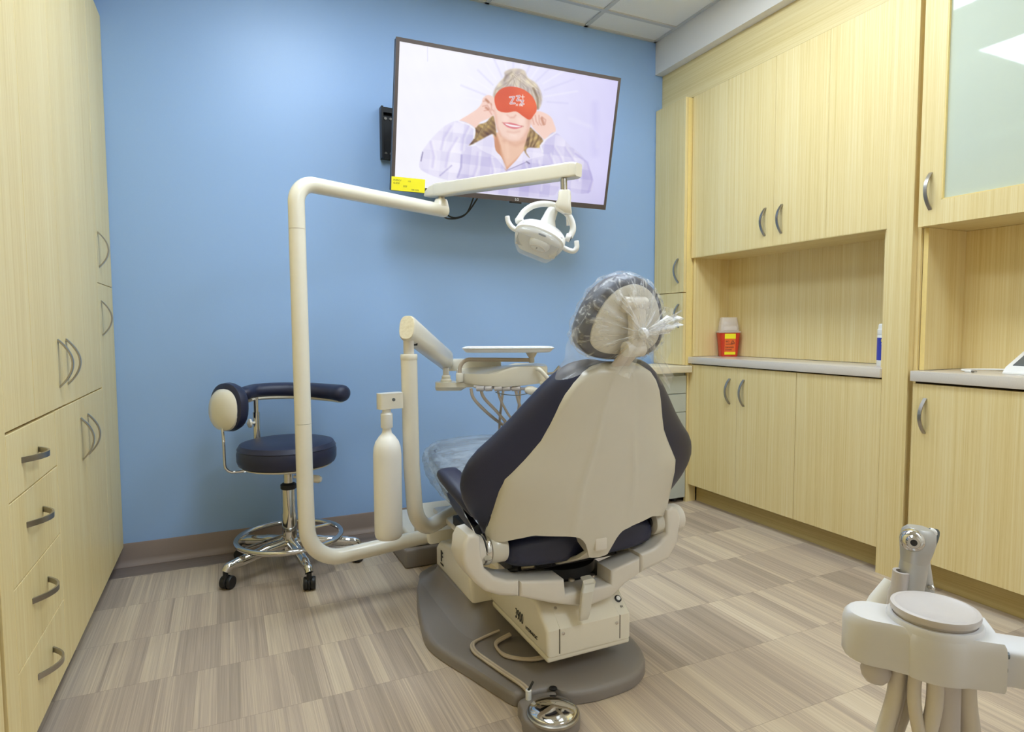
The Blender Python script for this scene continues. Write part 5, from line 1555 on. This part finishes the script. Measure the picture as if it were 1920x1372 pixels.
# syringe and suction tips standing in the far holders
s0 = Vector((0.6945, 0.4313, 0.7446))
s1 = Vector((0.6995, 0.4276, 0.8047))
sy = thing('air_water_syringe', 'silver three-way syringe standing behind the round lid', 'syringe', tuple(s0))
sd_ = (s1-s0).normalized()
sxx, syy, _ = frame_from(sd_)
fwd_ = Vector((-0.419, -0.906, 0.05)).normalized()
obj('barrel', lathe([(0.0125, -0.030), (0.0135, 0.0), (0.0140, 0.020), (0.0138, 0.030)], s0, tuple(sd_), 24), M['silver_grey'], sy)
hc_ = s0+sd_*0.030
hx_ = sd_.cross(fwd_).normalized()
hy_ = sd_.cross(hx_).normalized()
obj('head', loft([(hc_, hx_, hy_, superellipse(0.0138, 0.0138, 24, 2)), (hc_+sd_*0.012, hx_, hy_, superellipse(0.0150, 0.0150, 24, 2.4)), (hc_+sd_*0.024, hx_, hy_, superellipse(0.0160, 0.0160, 24, 3)), (hc_+sd_*0.034, hx_, hy_, superellipse(0.0150, 0.0150, 24, 3)), (hc_+sd_*0.039, hx_, hy_, superellipse(0.0110, 0.0110, 24, 3))]), M['silver_grey'], sy)
nz = hc_+sd_*0.0275+Vector((-0.0075, 0.003, 0))
nd = (Vector((-0.78, -0.60, 0.10))).normalized()
obj('nozzle_collar', lathe([(0.0115, 0.004), (0.0118, 0.018), (0.0095, 0.022), (0.0075, 0.023), (0.0060, 0.027), (0.0035, 0.027)], nz, tuple(nd), 24), M['chrome'], sy)
obj('nozzle_bore', lathe([(0.0034, 0.0265), (0.0034, 0.0275)], nz, tuple(nd), 14), M['black'], sy)
bd_ = Vector((0.90, -0.35, 0.12)).normalized()
bc_ = hc_+sd_*0.016
obj('button_pad', loft([(bc_+bd_*0.004-sd_*0.014, sd_, hx_, superellipse(0.006, 0.010, 20, 3)), (bc_+bd_*0.010-sd_*0.001, sd_, hx_, superellipse(0.018, 0.011, 20, 3)), (bc_+bd_*0.016+sd_*0.012, sd_, hx_, superellipse(0.008, 0.009, 20, 3))]), M['slate'], sy)
obj('button', lathe([(0.005, 0), (0.005, 0.006), (0.003, 0.008)], bc_+bd_*0.013+sd_*0.013, tuple((bd_+sd_*0.7).normalized()), 14), M['white'], sy)
p0 = Vector((0.6809, 0.4365, 0.7296))
p1 = Vector((0.6809, 0.4335, 0.7647))
sv = thing('saliva_ejector', 'grey hollow suction tip standing left of the silver syringe', 'suction tip', tuple(p0))
dd = (p1-p0)
obj('tip', lathe([(0.0100, -0.03), (0.0105, dd.length*0.25), (0.0085, dd.length*0.45), (0.0085, dd.length), (0.0052, dd.length), (0.0048, dd.length-0.006)], p0, tuple(dd), 22), M['grey_plastic'], sv)
obj('bore', lathe([(0.0047, dd.length-0.0058), (0.0047, dd.length-0.004)], p0, tuple(dd), 14), M['ink'], sv)
p0 = Vector((0.6828, 0.4570, 0.7190))
p1 = Vector((0.6948, 0.4531, 0.7425))
sv = thing('suction_nozzle', 'white sloping suction handle beside the round lid', 'suction handle', tuple(p0))
obj('handle_body', lathe([(0.013, -0.01), (0.013, 0.0), (0.008, (p1-p0).length)], p0, tuple(p1-p0), 20), M['white'], sv)
p0 = Vector((0.7502, 0.4481, 0.7213))
p1 = Vector((0.7465, 0.4531, 0.7691))
sv = thing('suction_wand', 'satin grey suction wand standing behind the silver syringe', 'suction wand', tuple(p0))
obj('wand_body', lathe([(0.0095, -0.05), (0.0095, 0.0), (0.0085, (p1-p0).length*0.8), (0.0065, (p1-p0).length)], p0, tuple(p1-p0), 20), M['silver_grey'], sv)
obj('wand_lever', lathe([(0.003, 0), (0.0035, 0.004), (0.002, 0.006)], p0+(p1-p0)*0.22+Vector((-0.004, -0.009, 0)), (-0.4, -0.9, 0), 12), M['chrome'], sv)
wq = p0+(p0-p1).normalized()*0.042
obj('wand_holder', tube([fa(0.0, 0.03, ZT-0.026), (fa(0.0, 0.03, ZT-0.026)+wq)/2+Vector((0, 0, -0.012)), wq], 0.011, 14), M['cool_bone'], hous)
# holder block that carries them, fixed to the housing
obj('holder_rail', loft([(fa(-0.030, 0.044, ZT-0.036), FX, FY, superellipse(0.030, 0.018, 20, 4)), (fa(-0.030, 0.044, ZT-0.016), FX, FY, superellipse(0.030, 0.018, 20, 4))]), M['cool_bone'], hous)

# ================================================================== things on the worktops
zW = 0.8625
# sharps container
c_ = Vector((2.672, 2.762, zW))
t = thing('sharps_container', 'red sharps container with a clear lid and yellow labels, on the far worktop', 'container', tuple(c_))
ang = math.radians(28)
ux_, uy_ = Vector((math.cos(ang), -math.sin(ang), 0)), Vector((math.sin(ang), math.cos(ang), 0))
W0, W1, DD = 0.046, 0.059, 0.042
obj('bin', loft([(c_+Vector((0, 0, 0.0005)), ux_, uy_, superellipse(W0, DD*0.85, 28, 8)), (c_+Vector((0, 0, 0.138)), ux_, uy_, superellipse(W1, DD, 28, 8))]), M['red'], t, angle=40)
obj('lid_rim', loft([(c_+Vector((0, 0, 0.139)), ux_, uy_, superellipse(W1+0.005, DD+0.004, 28, 8)), (c_+Vector((0, 0, 0.147)), ux_, uy_, superellipse(W1+0.005, DD+0.004, 28, 8))]), M['clear_lid'], t, angle=40)
obj('lid', loft([(c_+Vector((0, 0, 0.1475)), ux_, uy_, superellipse(0.054, 0.038, 28, 7)), (c_+Vector((0, 0, 0.180)), ux_, uy_, superellipse(0.051, 0.036, 28, 7)), (c_+Vector((0, 0, 0.225)), ux_, uy_, superellipse(0.045, 0.030, 28, 7)), (c_+Vector((0, 0, 0.228)), ux_, uy_, superellipse(0.042, 0.027, 28, 7))]), M['clear_lid'], t, angle=40)
obj('lid_flap', loft([(c_-uy_*0.0385+Vector((0, 0, 0.152)), ux_, Vector((0, 0, 1)), [(p[0], p[1]+0.012) for p in superellipse(0.040, 0.012, 20, 8)]), (c_-uy_*0.0405+Vector((0, 0, 0.152)), ux_, Vector((0, 0, 1)), [(p[0], p[1]+0.012) for p in superellipse(0.038, 0.011, 20, 8)])]), M['clear_lid'], t, angle=40)
def lab(name, z0, z1, m, off=0.0012):
    hw = 0.031
    vs = []
    for z, s in ((z0, -1), (z0, 1), (z1, 1), (z1, -1)):
        f = z/0.138
        dpt = DD*0.85*(1-f)+DD*f
        vs.append(c_+ux_*(hw*s)-uy_*(dpt+off)+Vector((0, 0, z)))
    bm = B()
    q = [bm.verts.new(v) for v in vs]
    q2 = [bm.verts.new(v+uy_*0.0006) for v in vs]
    bm.faces.new(q); bm.faces.new(q2[::-1])
    for i in range(4):
        bm.faces.new((q[i], q2[i], q2[(i+1) % 4], q[(i+1) % 4]))
    return obj(name, bm, m, t, smooth=False)
lab('label', 0.104, 0.133, M['yellow']).__setitem__('label', 'upper yellow label')
lab('label', 0.028, 0.103, M['orange']).__setitem__('label', 'orange warning label')
lab('label', 0.012, 0.0275, M['yellow']).__setitem__('label', 'lower yellow label')
def sl(a, z, off=0.0019):
    f = z/0.138
    return c_+ux_*a-uy_*(DD*0.85*(1-f)+DD*f+off)+Vector((0, 0, z))
zt_ = Vector((0, 0, 1))
for a, z, s, w in ((-0.026, 0.084, 'BIO', 0.013), (-0.026, 0.069, 'HAZARD', 0.010), (-0.027, 0.050, 'DANGER', 0.012), (-0.027, 0.036, 'SHARPS', 0.011)):
    text('print', s, w, sl(a, z), ux_, zt_, M['ink'], t, 0.0002)
bs_ = sl(0.015, 0.082)
bm = B()
for k in range(3):
    a = PI/2+2*PI*k/3
    cc = bs_+ux_*(0.0055*math.cos(a))+zt_*(0.0055*math.sin(a))
    add_tube(bm, [cc+ux_*(0.0048*math.cos(q))+zt_*(0.0048*math.sin(q)) for q in [a+PI+0.6+(2*PI-1.2)*j/14 for j in range(15)]], 0.0012, 6)
obj('biohazard_mark', bm, M['ink'], t)
# wipes canister
c_ = Vector((2.612, 1.758, zW))
t = thing('wipes_canister', 'white canister with a blue label, half hidden behind the divider post', 'canister', tuple(c_))
obj('body', lathe([(0.038, 0.0005), (0.040, 0.004), (0.040, 0.130), (0.0385, 0.136)], c_, n=36), M['white'], t)
obj('lid', lathe([(0.0395, 0.1365), (0.0400, 0.139), (0.0400, 0.160), (0.037, 0.163), (0.036, 0.180), (0.032, 0.184), (0.0, 0.185)], c_, n=36), M['white'], t)
obj('label', lathe([(0.0404, 0.026), (0.0404, 0.124)], c_, n=36, cap=False), M['blue_label'], t, label='blue wrap-around label')
tg = Vector((0.9, -0.40, 0)).normalized()
nf_ = Vector((-0.40, -0.90, 0)).normalized()
for s, z, w, m, off in (('ULTRA', 0.106, 0.017, 'yellow', -0.044), ('WIPES', 0.092, 0.011, 'white', -0.042)):
    o = c_+nf_*0.0412+Vector((0, 0, z))
    # wrap the word round the canister
    ob = text('print', s, w, (0, 0, 0), (1, 0, 0), (0, 1, 0), M[m], t, 0.0002)
    for vtx in ob.data.vertices:
        a_ = (vtx.co.x+off-0.006)/0.0408
        h_ = vtx.co.y
        d_ = nf_*math.cos(a_)+tg*math.sin(a_)
        vtx.co = c_+d_*(0.0409+vtx.co.z)+Vector((0, 0, z+h_))
# white device with a dark screen, and its cable
c_ = Vector((2.660, 1.170, 0.8605))
t = thing('desk_device', 'white wedge-shaped device with a grey screen on the near worktop', 'device', tuple(c_))
obj('body', prism([(0.0, 0.0008), (0.17, 0.0008), (0.17, 0.082), (0.135, 0.082), (0.020, 0.026), (0.0, 0.006)], (2.578, 1.300, 0.8605), (1, 0, 0), (0, 0, 1), 0.26, 0.004, 3), M['white'], t)
sc_n = Vector((-0.438, 0, 0.899))
obj('screen', prism([(0.006, 0.02), (0.122, 0.02), (0.122, 0.235), (0.006, 0.235)], (2.6015, 1.300, 0.8875), (0.899, 0, 0.438), (0, -1, 0), -0.0035, 0.0008, 1), M['slate'], t)
cab = smooth_path([(2.735, 1.303, 0.8675), (2.735, 1.345, 0.8675), (2.700, 1.405, 0.8665), (2.635, 1.436, 0.8670), (2.580, 1.436, 0.8675), (2.556, 1.412, 0.8670)], 8)
cb = thing('charging_cable', 'white cable with a small metal plug lying beside the wedge-shaped device', 'cable', (2.64, 1.40, 0.8605))
obj('cord', tube(cab, 0.0038, 10), M['white'], cb)
pa, pb = Vector((2.556, 1.410, 0.8665)), Vector((2.545, 1.380, 0.8660))
pd_ = (pb-pa).normalized()
px_ = pd_.cross(Vector((0, 0, 1)))
obj('plug', loft([(pa, px_, (0, 0, 1), superellipse(0.0055, 0.0045, 16, 4)), (pa+pd_*0.006, px_, (0, 0, 1), superellipse(0.0075, 0.0050, 16, 4)), (pb, px_, (0, 0, 1), superellipse(0.0075, 0.0050, 16, 4))]), M['white'], cb)
obj('plug_tip', loft([(pb, px_, (0, 0, 1), superellipse(0.0058, 0.0026, 16, 6)), (pb+pd_*0.014, px_, (0, 0, 1), superellipse(0.0058, 0.0026, 16, 6))]), M['nickel'], cb)

# ================================================================== camera and light
cam = bpy.data.cameras.new('camera')
cam.sensor_fit = 'HORIZONTAL'
cam.sensor_width = 36.0
cam.lens = 1160.0/1920.0*36.0
cam.clip_start = 0.02
co = link(bpy.data.objects.new('camera', cam))
r3 = Vector((0.907701, -0.419593, -0.004471)); d3 = Vector((-0.030449, -0.055237, -0.998009)); f3 = Vector((0.418511, 0.906030, -0.062915))
mw = Matrix((( r3.x, -d3.x, -f3.x, 0.0), (r3.y, -d3.y, -f3.y, 0.0), (r3.z, -d3.z, -f3.z, 1.04), (0, 0, 0, 1)))
co.matrix_world = mw
S.camera = co
w = bpy.data.worlds.new('world')
w.use_nodes = True
w.node_tree.nodes['Background'].inputs['Color'].default_value = (1, 0.98, 0.95, 1)
w.node_tree.nodes['Background'].inputs['Strength'].default_value = 0.3
S.world = w
S.view_settings.view_transform = 'Standard'
S.view_settings.look = 'None'
S.view_settings.exposure = 0.0
S.view_settings.gamma = 1.0
S.view_settings.use_curve_mapping = False
S.cycles.max_bounces = 10
S.cycles.diffuse_bounces = 6
S.cycles.glossy_bounces = 5
S.cycles.transmission_bounces = 8
S.cycles.transparent_max_bounces = 24
S.cycles.caustics_reflective = False
S.cycles.caustics_refractive = False
S.cycles.sample_clamp_indirect = 6.0
S.cycles.use_denoising = True
